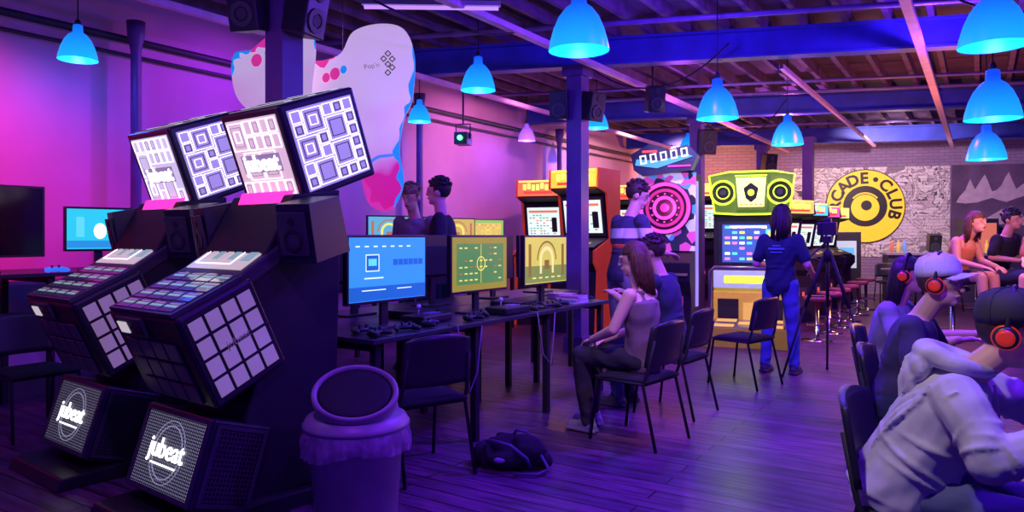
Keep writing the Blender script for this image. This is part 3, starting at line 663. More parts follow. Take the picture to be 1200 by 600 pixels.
# ------------------------------------------------------------ people
def person(loc,rot,label,hip=(0,0,.93),lean=4,hl=8,yaw=0,pitch=0,s=1.,arms=None,legs=None,skin=(.5,.3,.25),shirt=(.03,.03,.05),trs=(.03,.04,.09),hairc=(.02,.012,.01),hair='short',sleeve='short',pants='long',vox=.009,hat=None,phones=None,hood=False,shoec=(.05,.05,.06),thin=1.,shirtmat=None,extra=None):
    r=root('person',loc,rot,label,'person')
    sin,cos=math.sin,math.cos
    hip=Vector(hip); U=Vector((0,-sin(R_(lean)),cos(R_(lean)))); Fd=Vector((0,-cos(R_(lean)),-sin(R_(lean)))); X=Vector((1,0,0))
    neck=hip+U*.5; hc=neck+Vector((0,-sin(R_(hl)),cos(R_(hl))))*.205
    HM=T(*hc)@RZ(yaw)@RX(pitch)
    SK=mat('skin_%d_%d'%(int(skin[0]*100),int(skin[1]*100)),skin,.5,noise=.08)
    sh={i:neck-U*.045+X*(.17*thin*i) for i in (1,-1)}
    if arms is None: arms={1:((.24,.02,1.12),(.25,-.08,.87)),-1:((-.24,.02,1.12),(-.25,-.08,.87))}
    if legs is None: legs={1:((.11,-.02,.5),(.12,.03,.085)),-1:((-.11,-.04,.5),(-.13,.0,.085))}
    hp={i:hip+X*(.09*thin*i)-U*.01 for i in (1,-1)}
    def torso(g,top=True):
        t=[(-.09,.13,.10),(-.02,.158,.115),(.08,.145,.105),(.18,.128,.095),(.3,.15,.108),(.4,.165,.1),(.455,.135,.08),(.5,.06,.055)]
        return [(hip+U*a,w_*thin+g,d_+g,Fd) for a,w_,d_ in t]
    b=MB(); b.loft(torso(0),X)
    b.cap(neck-U*.03,.058,hc-Vector((0,0,.04)),.052)
    b.ell((0,.005,.02),(.076,.095,.1),0,HM); b.ell((0,-.02,-.055),(.058,.068,.065),0,HM); b.ell((0,-.062,-.09),(.03,.03,.024),0,HM)
    b.cap((0,-.09,.02),.010,(0,-.108,-.022),.015,0,8,HM); b.ell((0,-.085,-.055),(.026,.018,.012),0,HM)
    for i in (1,-1):
        b.ell((i*.078,.01,-.01),(.012,.022,.032),0,HM); b.ell((i*.03,-.083,.03),(.026,.016,.010),0,HM)
        e,wr=Vector(arms[i][0]),Vector(arms[i][1])
        b.cap(sh[i],.052,e,.04); b.cap(e,.041,wr,.027)
        d=(wr-e).normalized(); n=Vector((0,0,-1)); 
        if abs(d.z)>.75: n=Vector((-i,0,0))
        n=(n-d*n.dot(d)).normalized(); t=d.cross(n).normalized()
        if abs(d.z)>.75: tt=t if t.y<0 else -t
        else: tt=t if (t.x*i)<0 else -t
        PM=Matrix((( d.x,t.x,n.x,wr.x+d.x*.05),(d.y,t.y,n.y,wr.y+d.y*.05),(d.z,t.z,n.z,wr.z+d.z*.05),(0,0,0,1)))
        b.ell((0,0,0),(.052,.04,.017),0,PM)
        for kf,(of,ln) in enumerate([(.030,.9),(.010,1.05),(-.010,1.0),(-.029,.8)]):
            p=wr+d*.088+tt*of; d1=(d+n*.45).normalized(); p1=p+d1*.036*ln; d2=(d+n*1.3).normalized(); p2=p1+d2*.03*ln
            b.cap(p-d*.015,.0095,p1,.009,0,8); b.cap(p1,.009,p2,.008,0,8)
        p=wr+d*.03+tt*.03; p1=p+(d*.6+tt*.6+n*.2).normalized()*.04; b.cap(p,.012,p1,.0105,0,8); b.cap(p1,.0105,p1+(d+n*.5).normalized()*.028,.009,0,8)
        kn,an=Vector(legs[i][0]),Vector(legs[i][1])
        b.cap(hp[i],.085*thin,kn,.056); b.cap(kn,.056,kn+(an-kn)*.35,.055); b.cap(kn+(an-kn)*.35,.055,an,.036)
        b.cap(an+Vector((0,.02,-.045)),.035,an+Vector((0,-.13,-.055)),.028)
    me=baked(b,[SK],vox,3); me.transform(Matrix.Scale(s,4)); mk('body',me,SK,r)
    SM=shirtmat or cloth('cloth_%d_%d_%d'%tuple(int(c*200) for c in shirt),shirt)
    b=MB()
    tr=torso(.017)
    if sleeve=='none': tr=tr[:-1]; tr[-1]=(tr[-1][0]-U*.03,.10*thin,.085,Fd)
    else: tr[-1]=(neck-U*.005,.075,.072,Fd)
    if not hood: b.loft(tr,X)
    rf=random.Random(3)
    def limbfolds(p0,p1,r0,r1,k,th):
        ax=(p1-p0).normalized(); sd=ax.cross(Vector((0,0,1))).normalized(); fw=ax.cross(sd)
        for q in range(k):
            t=(q+.5)/k+rf.uniform(-.04,.04); a0=rf.uniform(0,360)
            rr=r0+(r1-r0)*t; b.hoop(p0.lerp(p1,t),sd,fw,ax,rr,rr,th,rf.uniform(.012,.035),rf.uniform(0,6.28),a0,a0+rf.uniform(170,300))
    if sleeve!='none':
        for i in (1,-1):
            e,wr=Vector(arms[i][0]),Vector(arms[i][1])
            if sleeve=='short':
                b.cap(sh[i],.066,sh[i]+(e-sh[i])*.72,.064); limbfolds(sh[i],sh[i]+(e-sh[i])*.72,.064,.063,3,.006)
            else:
                m1=sh[i].lerp(e,.5); b.cap(sh[i]-U*.03-X*i*.01,.088,m1,.078); b.cap(m1,.078,e,.072); b.cap(e,.072,e.lerp(wr,.55),.062)
                b.cap(e.lerp(wr,.55),.062,e.lerp(wr,.84),.058); b.cap(e.lerp(wr,.88),.042,wr,.038)
                limbfolds(sh[i].lerp(e,.15),e,.082,.073,5,.010); limbfolds(e,e.lerp(wr,.8),.072,.060,6,.010)
    else:
        for i in (1,-1): b.cap(neck-U*.03+X*.075*i+Fd*.04,.018,neck-U*.03+X*.075*i-Fd*.06,.018); b.cap(neck-U*.03+X*.075*i+Fd*.04,.018,neck-U*.12+X*.08*i+Fd*.09,.018); b.cap(neck-U*.03+X*.075*i-Fd*.05,.018,neck-U*.14+X*.07*i-Fd*.07,.02)
    if hood:
        LR=[(-.13,.16,.135),(-.09,.168,.14),(-.085,.20,.165),(-.03,.215,.175),(.1,.20,.165),(.22,.195,.155),(.34,.20,.145),(.42,.185,.13),(.47,.14,.105),(.5,.08,.08)]
        b.loft([(hip+U*a,w_,d_,Fd) for a,w_,d_ in LR],X)
        for q in range(13):
            t=-.06+q*.036; w_=.213-.02*max(0,t)/.3; d_=.173-.03*max(0,t)/.3
            a0=rf.uniform(0,360); b.hoop(hip+U*t,X,Fd,U,w_-.003,d_-.003,.011,rf.uniform(.015,.05),rf.uniform(0,6.28),a0,a0+rf.uniform(120,240))
        for i in (1,-1):
            for q in range(3):
                p0=sh[i]-U*(.03+.03*q)-Fd*.09; p1=hip+U*(.2-.05*q)+X*i*(.02+.04*q)-Fd*.155; b.tube([p0,p0.lerp(p1,.5)-Fd*.01,p1],[.004,.010,.003],0,7)
        b.box(tuple(hip+U*.08+Fd*.165),(.24,.03,.16))
    elif sleeve!='none':
        for q in range(5):
            a0=rf.uniform(0,360); b.hoop(hip+U*(.0+q*.05),X,Fd,U,.158*thin-.008*q+.012,.12,.007,rf.uniform(.01,.04),rf.uniform(0,6.28),a0,a0+rf.uniform(100,200))
    me=baked(b,[SM],.008 if hood else .011,3 if hood else 2,fold=.012); me.transform(Matrix.Scale(s,4)); hd=mk('shirt' if not hood else 'hoodie',me,SM,r)
    if hood:
        b=MB(); cN=neck+Vector((0,.03,.03))
        for a in range(0,360,10):
            t=(1+sin(R_(a)))/2; rr=.028+.020*t
            b.ell(tuple(cN+Vector((.105*cos(R_(a)),.10*sin(R_(a)),-.02+.065*t))),(rr,rr,rr*.9))
        b.ell(tuple(cN+Vector((0,.115,-.02))),(.12,.045,.07)); b.ell(tuple(cN+Vector((0,.145,-.08))),(.09,.035,.08)); b.ell(tuple(cN+Vector((0,.16,-.15))),(.045,.026,.05))
        b.tube([cN+Vector((0,.10,.06)),cN+Vector((0,.165,.01)),cN+Vector((0,.19,-.08)),cN+Vector((0,.185,-.18))],.009,0,7)
        for i in (1,-1): b.tube([cN+Vector((i*.09,.06,.03)),cN+Vector((i*.10,.12,-.03)),cN+Vector((i*.05,.18,-.12))],.010,0,7)
        me=baked(b,[SM],.007,3,fold=.008); me.transform(Matrix.Scale(s,4)); mk('hood',me,SM,hd)
        b=MB(); b.tube([neck+Fd*.10+X*.04,neck+Fd*.165+X*.045-U*.1,neck+Fd*.17+X*.05-U*.2],.005,n=6); me=b.mesh('drawstring',[WHITE]); me.transform(Matrix.Scale(s,4)); mk('drawstring',me,WHITE,hd)
    if pants!='none':
        TM=cloth('trouser_%d_%d_%d'%tuple(int(c*200) for c in trs),trs)
        b=MB(); b.loft([(hip-U*.1,.13*thin,.11,Fd),(hip-U*.02,.168*thin,.128,Fd),(hip+U*.07,.158*thin,.118,Fd)],X)
        for i in (1,-1):
            kn,an=Vector(legs[i][0]),Vector(legs[i][1])
            if pants=='long':
                b.cap(hp[i],.098*thin,kn,.07); b.cap(kn,.07,an+Vector((0,0,.0)),.052); limbfolds(kn.lerp(an,.05),kn.lerp(an,.35),.068,.064,2,.007); limbfolds(kn.lerp(an,.75),an,.056,.052,3,.008)
            else: b.cap(hp[i],.1*thin,hp[i]+(kn-hp[i])*.6,.085)
        me=baked(b,[TM],.012,2,fold=.015); me.transform(Matrix.Scale(s,4)); mk('trousers' if pants=='long' else 'shorts',me,TM,r)
    SO=mat('shoe_%d_%d'%(int(shoec[0]*100),int(shoec[2]*100)),shoec,.6)
    for i in (1,-1):
        an=Vector(legs[i][1]); b=MB()
        b.cap(an+Vector((0,.03,-.04)),.044,an+Vector((0,-.14,-.047)),.036); b.cap(an+Vector((0,.01,0)),.047,an+Vector((0,-.05,-.03)),.042)
        b.box(tuple(an+Vector((0,-.05,-.07))),(.085,.25,.022))
        me=baked(b,[SO],.008,2); me.transform(Matrix.Scale(s,4)); mk('shoe',me,SO,r)
    HR=mat('hair_%d_%d'%(int(hairc[0]*200),int(hairc[1]*200)),hairc,.6,noise=.6,scale=40,bump=.4)
    b=MB(); b.ell((0,.014,.034),(.088,.102,.1),0,None,36,26)
    rr_=random.Random(5)
    for q in range(len(b.v)):
        v=b.v[q]; 
        lim=.045 if v.y<-.03 else (-.02 if v.y<.0 else (.0 if v.y<.03 else (-.08 if hair=='short' else -.3)))
        if v.z<lim: v=Vector((v.x*.75,v.y*.75 if v.y<0 else v.y*.85,v.z))
        b.v[q]=HM@(v*(1+rr_.uniform(-.02,.02)))
    if not hat and hair=='short':
        for q in range(90):
            a=rr_.uniform(0,6.283); e=rr_.uniform(.15,1.5)
            p=Vector((.086*cos(a)*cos(e),.014+.1*sin(a)*cos(e),.034+.098*sin(e)))
            if p.y<-.05 and p.z<.07: continue
            dr=Vector((p.x*.4+rr_.uniform(-.03,.03),p.y*.4-.03,.02)); b.cap(p,.012,p+dr.normalized()*.022,.006,0,6,HM)
    if hair=='long':
        for q in range(17):
            a=R_(-4+q*11.8); x,y=.078*cos(a),.02+.075*sin(a); b.tube([(x*.8,y*.8,.08),(x,y,.02),(x*1.12+rr_.uniform(-.01,.01),y*1.12,-.08),(x*1.05+rr_.uniform(-.015,.015),y*1.1+.01,-.2-.07*sin(a))],[.02,.024,.022,.008],0,8,HM)
    me=b.mesh('hair',[HR]); me.transform(Matrix.Scale(s,4)); mk('hair',me,HR,r)
    for i in (1,-1):
        b=MB(); b.ell((i*.03,-.0915,.012),(.012,.006,.007),0,HM,12,8); b.ell((i*.03,-.0965,.012),(.005,.003,.005),1,HM,10,6); me=b.mesh('eye',[WHITE,MATTE]); me.transform(Matrix.Scale(s,4)); mk('eye',me,[WHITE,MATTE],r)
        b=MB(); b.cap((i*.015,-.098,.036),.004,(i*.045,-.088,.038),.003,0,8,HM); me=b.mesh('eyebrow',[HR]); me.transform(Matrix.Scale(s,4)); mk('eyebrow',me,HR,r)
    b=MB(); b.ell((0,-.1,-.055),(.022,.006,.006),0,HM,12,6); LP=mat('lips',(.35,.12,.12),.5); me=b.mesh('mouth',[LP]); me.transform(Matrix.Scale(s,4)); mk('mouth',me,LP,r)
    if hat:
        HT=mat('hat_%d'%int(hat[0][0]*100),hat[0],.75); b=MB()
        CM=HM@T(0,.008,.042)@RX(-10); CS=CM@Matrix.Diagonal((.95,1.08,1,1))
        b.lathe([(.1,.0),(.104,.03),(.098,.07),(.078,.105),(.04,.122),(.006,.127)],28,0,CS)
        for q in range(6):
            a=R_(q*60+30); b.tube([(rr0*cos(a),rr0*sin(a),z0+.001) for rr0,z0 in [(.1,.0),(.104,.03),(.098,.07),(.078,.105),(.04,.122),(.004,.128)]],.0022,0,5,CS)
        b.ell((0,0,.128),(.009,.009,.006),0,CM)
        vs=[];fs=[];n1=12;n2=5
        for sd in (0,1):
            for j in range(n2+1):
                for i in range(n1+1):
                    u=i/n1*2-1; v=j/n2; L2=.085*math.sqrt(max(0,1-u*u*.85))*v
                    x=u*.088*(1-.12*v); vs.append((x,-(.098*math.sqrt(max(0,1-(u*.9)**2))+L2),.012-.022*u*u-.012*v-.006*sd))
        o=(n1+1)*(n2+1)
        for j in range(n2):
            for i in range(n1): a=j*(n1+1)+i; fs.append((a,a+1,a+n1+2,a+n1+1)); fs.append((o+a,o+a+n1+1,o+a+n1+2,o+a+1))
        for i in range(n1): a=n2*(n1+1)+i; fs.append((a,a+1,o+a+1,o+a)); fs.append((i,o+i,o+i+1,i+1))
        for j in range(n2): a=j*(n1+1); fs.append((a,a+n1+1,o+a+n1+1,o+a)); a+=n1; fs.append((a,o+a,o+a+n1+1,a+n1+1))
        b.add(vs,fs,0,CM,True)
        me=b.mesh('cap',[HT]); me.transform(Matrix.Scale(s,4)); mk('baseball_cap',me,HT,r)
    if phones:
        PM_=[BLACK,mat('headphone_red',phones,.4,emi=(1,.05,.02),es=.25)]; b=MB()
        k2=1.0 if not hat else 1.15
        b.tube([(.098*cos(R_(a)),.01,.0+.15*k2*sin(R_(a))) for a in range(0,181,12)],.010,0,8,HM)
        SC_=Matrix.Scale(.88,4)
        for i in (1,-1):
            E=HM@T(i*.078,.01,-.005)@RY(90*i)@SC_
            b.lathe([(.04,0),(.046,.01),(.046,.03),(.036,.042)],24,0,E); b.lathe([(.03,.042),(.034,.044),(.02,.047)],24,1,E); b.lathe([(.047,.004),(.052,.012),(.047,.02)],24,1,E)
        me=b.mesh('headphones',PM_); me.transform(Matrix.Scale(s,4)); mk('headphones',me,PM_,r)
    if extra: extra(r,U,Fd,hip,neck,s)
    return r
def seated(knee=.42,ank=.38,spread=.12,foot=.085,kz=.53):
    return {1:((spread,-knee,kz),(spread,-ank,foot)),-1:((-spread,-knee,kz),(-spread,-ank,foot))}
SKN=(.76,.44,.32)
person((-2.02,4.71,0),-96,'seated woman in a pale strappy top with long auburn hair',hip=(0,.06,.565),lean=3,hl=14,pitch=8,yaw=16,thin=.88,s=.98,
  arms={1:((.21,-.06,.78),(.1,-.30,.68)),-1:((-.2,-.04,.78),(-.08,-.30,.66))},legs={1:((.1,-.40,.56),(.10,-.34,.085)),-1:((-.1,-.42,.56),(-.1,-.42,.085))},skin=(.88,.54,.42),shirt=(.22,.15,.18),trs=(.03,.03,.04),hair='long',hairc=(.13,.04,.025),sleeve='none',vox=.008,shoec=(.3,.3,.35))
person((-2.12,5.6,0),-90,'seated man in a navy t-shirt leaning toward the desk',hip=(0,.03,.57),lean=10,hl=22,pitch=8,s=1.02,
  arms={1:((.24,-.18,.8),(.12,-.40,.9)),-1:((-.24,-.18,.8),(-.12,-.40,.9))},legs=seated(),skin=SKN,shirt=(.03,.035,.09),hairc=(.10,.05,.035))
def stripe_mat():
    m=bpy.data.materials.new('striped_shirt'); m.use_nodes=True; nt=m.node_tree; b=nt.nodes['Principled BSDF']; b.inputs['Roughness'].default_value=.8
    tc=nt.nodes.new('ShaderNodeTexCoord'); sp=nt.nodes.new('ShaderNodeSeparateXYZ'); rp=nt.nodes.new('ShaderNodeValToRGB'); rp.color_ramp.interpolation='CONSTANT'
    mr=nt.nodes.new('ShaderNodeMapRange'); mr.inputs['From Min'].default_value=.9; mr.inputs['From Max'].default_value=1.7
    e=rp.color_ramp.elements; e[0].position=0; e[0].color=(.04,.035,.09,1); e[1].position=.48; e[1].color=(.8,.12,.05,1)
    for p,c in [(.53,(.04,.035,.09,1)),(.60,(.8,.75,.8,1)),(.72,(.04,.035,.09,1))]:
        q=e.new(p); q.color=c
    L=nt.links.new; L(tc.outputs['Object'],sp.inputs[0]); L(sp.outputs[2],mr.inputs['Value']); L(mr.outputs[0],rp.inputs[0]); L(rp.outputs[0],b.inputs['Base Color'])
    return cloth_bump(m,.4)
person((-2.95,6.58,0),150,'standing man in a navy shirt with pale and red bands',s=1.12,lean=8,hl=22,pitch=18,yaw=-30,arms={1:((.25,-.1,1.14),(.2,-.33,1.1)),-1:((-.25,-.1,1.14),(-.2,-.33,1.1))},skin=SKN,shirtmat=stripe_mat(),trs=(.30,.26,.36),hairc=(.05,.02,.015))
person((-4.5,5.72,0),-60,'standing man in a black shirt behind the desk',s=1.13,lean=3,hl=8,yaw=-10,skin=SKN,shirt=(.02,.02,.03),hairc=(.02,.01,.01),arms={1:((.25,0,1.14),(.22,-.22,1.05)),-1:((-.25,0,1.14),(-.22,-.22,1.05))})
person((-5.05,5.95,0),10,'standing man in a grey shirt looking down',s=1.12,lean=5,hl=22,pitch=18,skin=SKN,shirt=(.2,.15,.2),hairc=(.25,.15,.1))
def backprint(r,U,Fd,hip,neck,s):
    b=MB(); M=T(*((hip+U*.36-Fd*.14)*s))@Matrix(((-1,0,0,0),(0,0,1,0),(0,1,0,0),(0,0,0,1)))
    b.rect(M,0,0,.16,.018,0,.003,0); b.rect(M,0,-.035,.12,.012,0,.003,0); b.rect(M,0,.03,.08,.012,0,.003,0)
    mk('shirt_print',b,mat('print_cyan',(.12,.35,.45),.6),r,label='pale cyan print on the shirt back')
person((-1.73,7.74,0),175,'standing player with long dark hair seen from behind',s=.985,lean=2,hl=10,pitch=8,skin=SKN,shirt=(.015,.04,.07),trs=(.08,.16,.38),hair='long',hairc=(.02,.01,.01),arms={1:((.25,.0,1.13),(.2,-.24,1.1)),-1:((-.27,.0,1.13),(-.25,-.24,1.05))},legs={1:((.13,-.02,.5),(.15,.03,.085)),-1:((-.12,-.03,.5),(-.14,.0,.085))},extra=backprint)
person((-.19,2.93,0),92,'person in a grey hoodie with black cap and red headphones',hip=(0,.06,.565),lean=26,hl=42,pitch=8,yaw=-6,s=.92,vox=.007,
  arms={1:((.27,-.36,.86),(.2,-.58,.90)),-1:((-.28,-.22,.76),(-.2,-.50,.89))},legs=seated(),skin=SKN,shirt=(.62,.60,.64),trs=(.12,.14,.28),hairc=(.05,.025,.02),sleeve='long',hat=((.04,.035,.06),1),phones=(.7,.03,.02),hood=True)
person((-.38,4.2,0),85,'person in a dark top with white cap and red headphones',hip=(0,.0,.6),lean=15,hl=28,pitch=4,s=.92,vox=.007,
  arms={1:((.25,-.22,.80),(.2,-.54,.90)),-1:((-.25,-.14,.78),(-.2,-.50,.90))},legs=seated(),skin=SKN,shirt=(.06,.05,.12),trs=(.03,.04,.1),hairc=(.10,.05,.035),hat=((.85,.82,.86),1),phones=(.7,.03,.02))
person((-.5,5.1,0),80,'seated person with dark hair at the gaming desk',hip=(0,.04,.61),lean=12,hl=22,pitch=5,s=.90,
  arms={1:((.25,-.2,.86),(.2,-.5,.90)),-1:((-.27,-.16,.84),(-.2,-.48,.90))},legs=seated(),skin=SKN,shirt=(.35,.3,.45),hair='long',hairc=(.03,.015,.02),phones=(.3,.02,.02))
def stool(loc,h,label,group,m=BLACK):
    r=root('bar_stool',loc,0,label,'stool',group)
    b=MB(); b.lathe([(.15,h-.06),(.175,h-.045),(.175,h-.015),(.15,h),(.02,h)],24); mk('seat',b,m,r)
    b=MB(); b.lathe([(.2,0),(.2,.012),(.06,.03),(.028,.05),(.028,h-.06)],24); b.ring(T(0,0,.28*h/.8),0,0,.13,.15,0,.02); b.box((0,0,.28*h/.8+.01),(.27,.02,.012)); mk('pedestal',b,CHROME,r)
    return r
st=stool((-.28,9.9,0),.82,'black round stool under a guest','guest stools')
dup(st,(.14,10.45,0)); dup(st,(.62,9.65,0))
HS=.92
def high(k=.42): return {1:((.1,-k,HS+.04),(.1,-k-.02,.5)),-1:((-.1,-k,HS+.04),(-.1,-k-.02,.52))}
person((-.28,9.9,0),55,'woman in an orange top leaning on a high stool',hip=(0,0,HS),lean=20,hl=34,legs=high(),s=1,skin=(.75,.4,.25),shirt=(.7,.25,.08),hair='long',hairc=(.15,.06,.02),sleeve='none',pants='short',trs=(.05,.04,.08),thin=.9,vox=.011,arms={1:((.2,-.2,1.12),(.12,-.44,1.06)),-1:((-.2,-.2,1.12),(-.12,-.44,1.06))})
person((.14,10.45,0),60,'guest in black sitting on a high stool',hip=(0,0,HS),lean=14,hl=20,legs=high(),skin=(.5,.25,.18),shirt=(.01,.01,.015),hairc=(.015,.01,.01),vox=.011,arms={1:((.24,-.1,1.15),(.12,-.34,1.12)),-1:((-.24,-.1,1.15),(-.12,-.34,1.12))})
person((.62,9.65,0),-20,'guest with bare legs sitting on a high stool',hip=(0,0,HS),lean=6,hl=10,legs=high(),skin=(.75,.4,.25),shirt=(.35,.15,.1),hair='long',hairc=(.25,.12,.05),pants='short',vox=.011,arms={1:((.2,-.1,1.15),(.12,-.34,1.12)),-1:((-.2,-.1,1.15),(-.12,-.34,1.12))})

# ------------------------------------------------------------ tripod with camera
r=root('camera_tripod',(-1.28,7.75,0),0,'black camera tripod with a camera on top','tripod')
for a in (-150,-20,100):
    x,y=math.cos(R_(a)),math.sin(R_(a)); b=MB(); b.tube([(x*.04,y*.04,1.2),(x*.22,y*.22,.70)],.018); b.tube([(x*.22,y*.22,.72),(x*.44,y*.44,.01)],.011); b.tube([(x*.03,y*.03,.8),(x*.18,y*.18,.8)],.007); b.ell((x*.44,y*.44,.016),(.016,.016,.016)); mk('leg',b,MATTE,r)
b=MB(); b.tube([(0,0,.70),(0,0,1.35)],.014); b.lathe([(.04,1.15),(.045,1.24),(.02,1.27)],16); mk('centre_column',b,MATTE,r)
b=MB(); b.box((0,0,1.37),(.08,.10,.07)); b.tube([(0,0,1.36),(-.14,-.12,1.2)],.009); mk('pan_head',b,BLACK,r,bevel=.006)
b=MB(); b.box((0,0,1.475),(.17,.10,.13)); b.box((0,0,1.555),(.07,.08,.05)); b.box((-.07,0,1.475),(.04,.13,.12)); cu=mk('camera_unit',b,BLACK,r,bevel=.006)
b=MB(); b.lathe([(.045,0),(.045,.11),(.05,.14)],20,0,T(0,.03,1.475)@RX(-90)); mk('lens',b,BLACK,cu)

# ------------------------------------------------------------ arcade cabinets
def upright(loc,rot,h,bodym,marq,scr,label,draw=None,w=.72):
    r=root('arcade_cabinet',loc,rot,label,'arcade machine'); q=h/1.95
    sp=[(-.38,0),(.38,0),(.38,1.95),(-.28,1.95),(-.32,1.72),(-.05,1.66),(.06,1.12),(-.42,.98),(-.42,.84),(-.32,.74)]
    sp=[(a,c*q) for a,c in sp]
    for sx in (-1,1):
        b=MB(); b.prism(sp,sx*w/2-.015,sx*w/2+.015); mk('side_panel',b,bodym,r)
    b=MB(); b.prism([(a+(.03 if a<.1 else -.01),c*.985+.005) for a,c in sp],-w/2+.02,w/2-.02); mk('cabinet_body',b,MATTE,r)
    b=MB(); b.box((0,-.285,1.835*q),(w-.05,.05,.21*q))
    for i in range(7): b.box((-(w-.05)*.33+i*(w-.05)*.11,-.312,(1.85+.012*math.sin(i*2))*q),((w-.05)*.075,.006,.075*q),1)
    b.box((0,-.312,1.775*q),((w-.05)*.7,.006,.03*q),2); b.box((0,-.312,1.925*q),((w-.05)*.95,.006,.018*q),1); mk('marquee',b,[marq,glow('mq_y',(1,.85,.1),2.0),glow('mq_r',(.9,.05,.03),1.2)],r)
    a=Vector((0,-.045,1.64*q)); c=Vector((0,.07,1.14*q)); mid=(a+c)/2; ang=math.degrees(math.atan2(a.y-c.y,a.z-c.z))
    M=T(mid.x,mid.y-.0,mid.z)@RX(-ang)@FM['F']
    b=MB(); b.rect(M,0,0,w-.1,.48*q,.0,.03,1); b.rect(M,0,0,w-.18,.40*q,.03,.004,0)
    if draw: draw(b,M@T(0,0,.032),w-.18,.40*q)
    mk('screen',b,scr,r)
    M=T(0,-.16,1.06*q)@RX(16)
    b=MB(); b.rect(M,0,0,w-.06,.46,0,.02,0); cp=mk('control_panel',b,DGREY,r)
    for sx in (-.16,.12):
        b=MB(); b.tube([(sx-.05,-.05,.02),(sx-.05,-.05,.08)],.006,0,8,M); b.ell((sx-.05,-.05,.09),(.018,.018,.018),1,M); mk('joystick',b,[METAL,mat('red_ball',(.6,.02,.02),.3)],cp)
        b=MB()
        for i in range(3):
            for j in range(2): b.disc(M,sx+.03+i*.035,-.07+j*.04,.013,.02,.008,0,12)
        mk('button_cluster',b,glow('cab_btn',(.9,.5,.2),.8),cp)
    b=MB(); b.box((0,-.32,.38*q),(.3,.02,.36)); b.box((-.06,-.335,.45*q),(.04,.01,.07),1); b.box((.06,-.335,.45*q),(.04,.01,.07),1); mk('coin_door',b,[DGREY,glow('coin_red',(.8,.1,.05),1)],r)
    return r
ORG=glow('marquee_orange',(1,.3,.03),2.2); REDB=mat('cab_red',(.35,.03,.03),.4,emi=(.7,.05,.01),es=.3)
scr4=[glow('s_white',(.6,.75,.7),1.3),BLACK,glow('s_green',(.15,.5,.3),1),glow('s_red',(.8,.2,.1),1)]
def d4(b,M,w,h):
    b.rect(M,0,h*.36,w*.9,h*.08,0,.003,3); rr=random.Random(9)
    for i in range(8):
        for j in range(8):
            if rr.random()<.55: b.rect(M,-w*.4+i*w*.105,-h*.4+j*h*.09,w*.07,h*.045,.001,.003,2 if rr.random()<.6 else 3)
    b.rect(M,w*.34,-h*.1,w*.16,h*.5,.003,.003,1)
CD=mat('cab_dark',(.04,.03,.08),.4)
upright((-4.95,9.6,0),-2,2.38,REDB,ORG,scr4,'tall red arcade cabinet with a glowing orange marquee',d4,.8)
upright((-5.95,10.15,0),12,2.3,REDB,glow('marquee_red',(1,.10,.04),1.8),scr4,'red upright arcade cabinet with a red-orange marquee',d4)
upright((-5.1,11.9,0),5,2.3,CD,glow('marquee_red',(1,.10,.04),1.8),scr4,'dark upright arcade cabinet with red marquee',d4)
for i,y in enumerate((12.6,13.9,15.2,16.4)):
    upright((-2.75,y,0),60,2.0,CD,glow('mq%d'%i,[(.9,.5,.1),(.1,.6,.9),(.9,.1,.4),(.7,.7,.2)][i],1.3),scr4,'upright arcade cabinet in a row facing the aisle',d4)
upright((-5.2,16.3,0),10,2.6,mat('cab_orange',(.5,.2,.03),.4,emi=(1,.3,.02),es=.5),glow('marquee_amber',(1,.5,.08),1.8),scr4,'amber glowing arcade cabinet by the far wall',d4,1.0)
point((-4.9,8.9,2.25),(1,.3,.05),16)  # bare orange point light in front of the red cabinet

# circular neon rhythm cabinet
def art_mat(name,cols,scale):
    m=bpy.data.materials.new(name); m.use_nodes=True; nt=m.node_tree; b=nt.nodes['Principled BSDF']; b.inputs['Roughness'].default_value=.5
    tc=nt.nodes.new('ShaderNodeTexCoord'); vz=nt.nodes.new('ShaderNodeTexVoronoi'); vz.inputs['Scale'].default_value=scale; sp=nt.nodes.new('ShaderNodeSeparateColor')
    rp=nt.nodes.new('ShaderNodeValToRGB'); rp.color_ramp.interpolation='CONSTANT'; e=rp.color_ramp.elements
    e[0].position=0; e[0].color=(*cols[0],1); e[1].position=1/len(cols); e[1].color=(*cols[1],1)
    for i,c in enumerate(cols[2:]): q=e.new((i+2)/len(cols)); q.color=(*c,1)
    L=nt.links.new; L(tc.outputs['Object'],vz.inputs['Vector']); L(vz.outputs['Color'],sp.inputs[0]); L(sp.outputs[0],rp.inputs[0]); L(rp.outputs[0],b.inputs['Base Color']); L(rp.outputs[0],b.inputs['Emission Color']); b.inputs['Emission Strength'].default_value=.45
    return m
r=root('neon_rhythm_cabinet',(-3.62,9.6,0),8,'tall rhythm cabinet with glowing pink ring and angular marquee','arcade machine')
b=MB(); b.prism([(-.3,0),(.45,0),(.45,2.25),(-.15,2.3),(-.25,1.2),(-.4,1.05),(-.4,.8),(-.3,.6)],-.36,.36); mk('cabinet_body',b,MATTE,r,bevel=.01)
F=T(0,-.24,1.78)@RX(-4)@FM['F']
PK=glow('neon_pink',(1,.05,.45),2.0); PKD=glow('pink_dim',(.5,.03,.25),.9)
b=MB(); b.rect(F,0,-.05,.80,1.05,-.02,.02,0); mk('art_panel',b,art_mat('cabinet_art',[(.6,.6,.75),(.02,.02,.05),(.7,.1,.4),(.1,.35,.7),(.75,.7,.8),(.02,.02,.05)],9),r,label='white pink and blue illustrated panel')
b=MB(); b.disc(F,0,0,.36,.0,.04,2,40); b.ring(F,0,0,.3,.345,.04,.02,0,40); b.ring(F,0,0,.22,.26,.04,.012,1,40); b.ring(F,0,0,.12,.16,.04,.02,0,40); b.disc(F,0,0,.06,.04,.02,1)
for i in range(12):
    a=i*math.pi/6; b.box((.19*math.cos(a),.19*math.sin(a),.045),(.02,.02,.01),0,F)
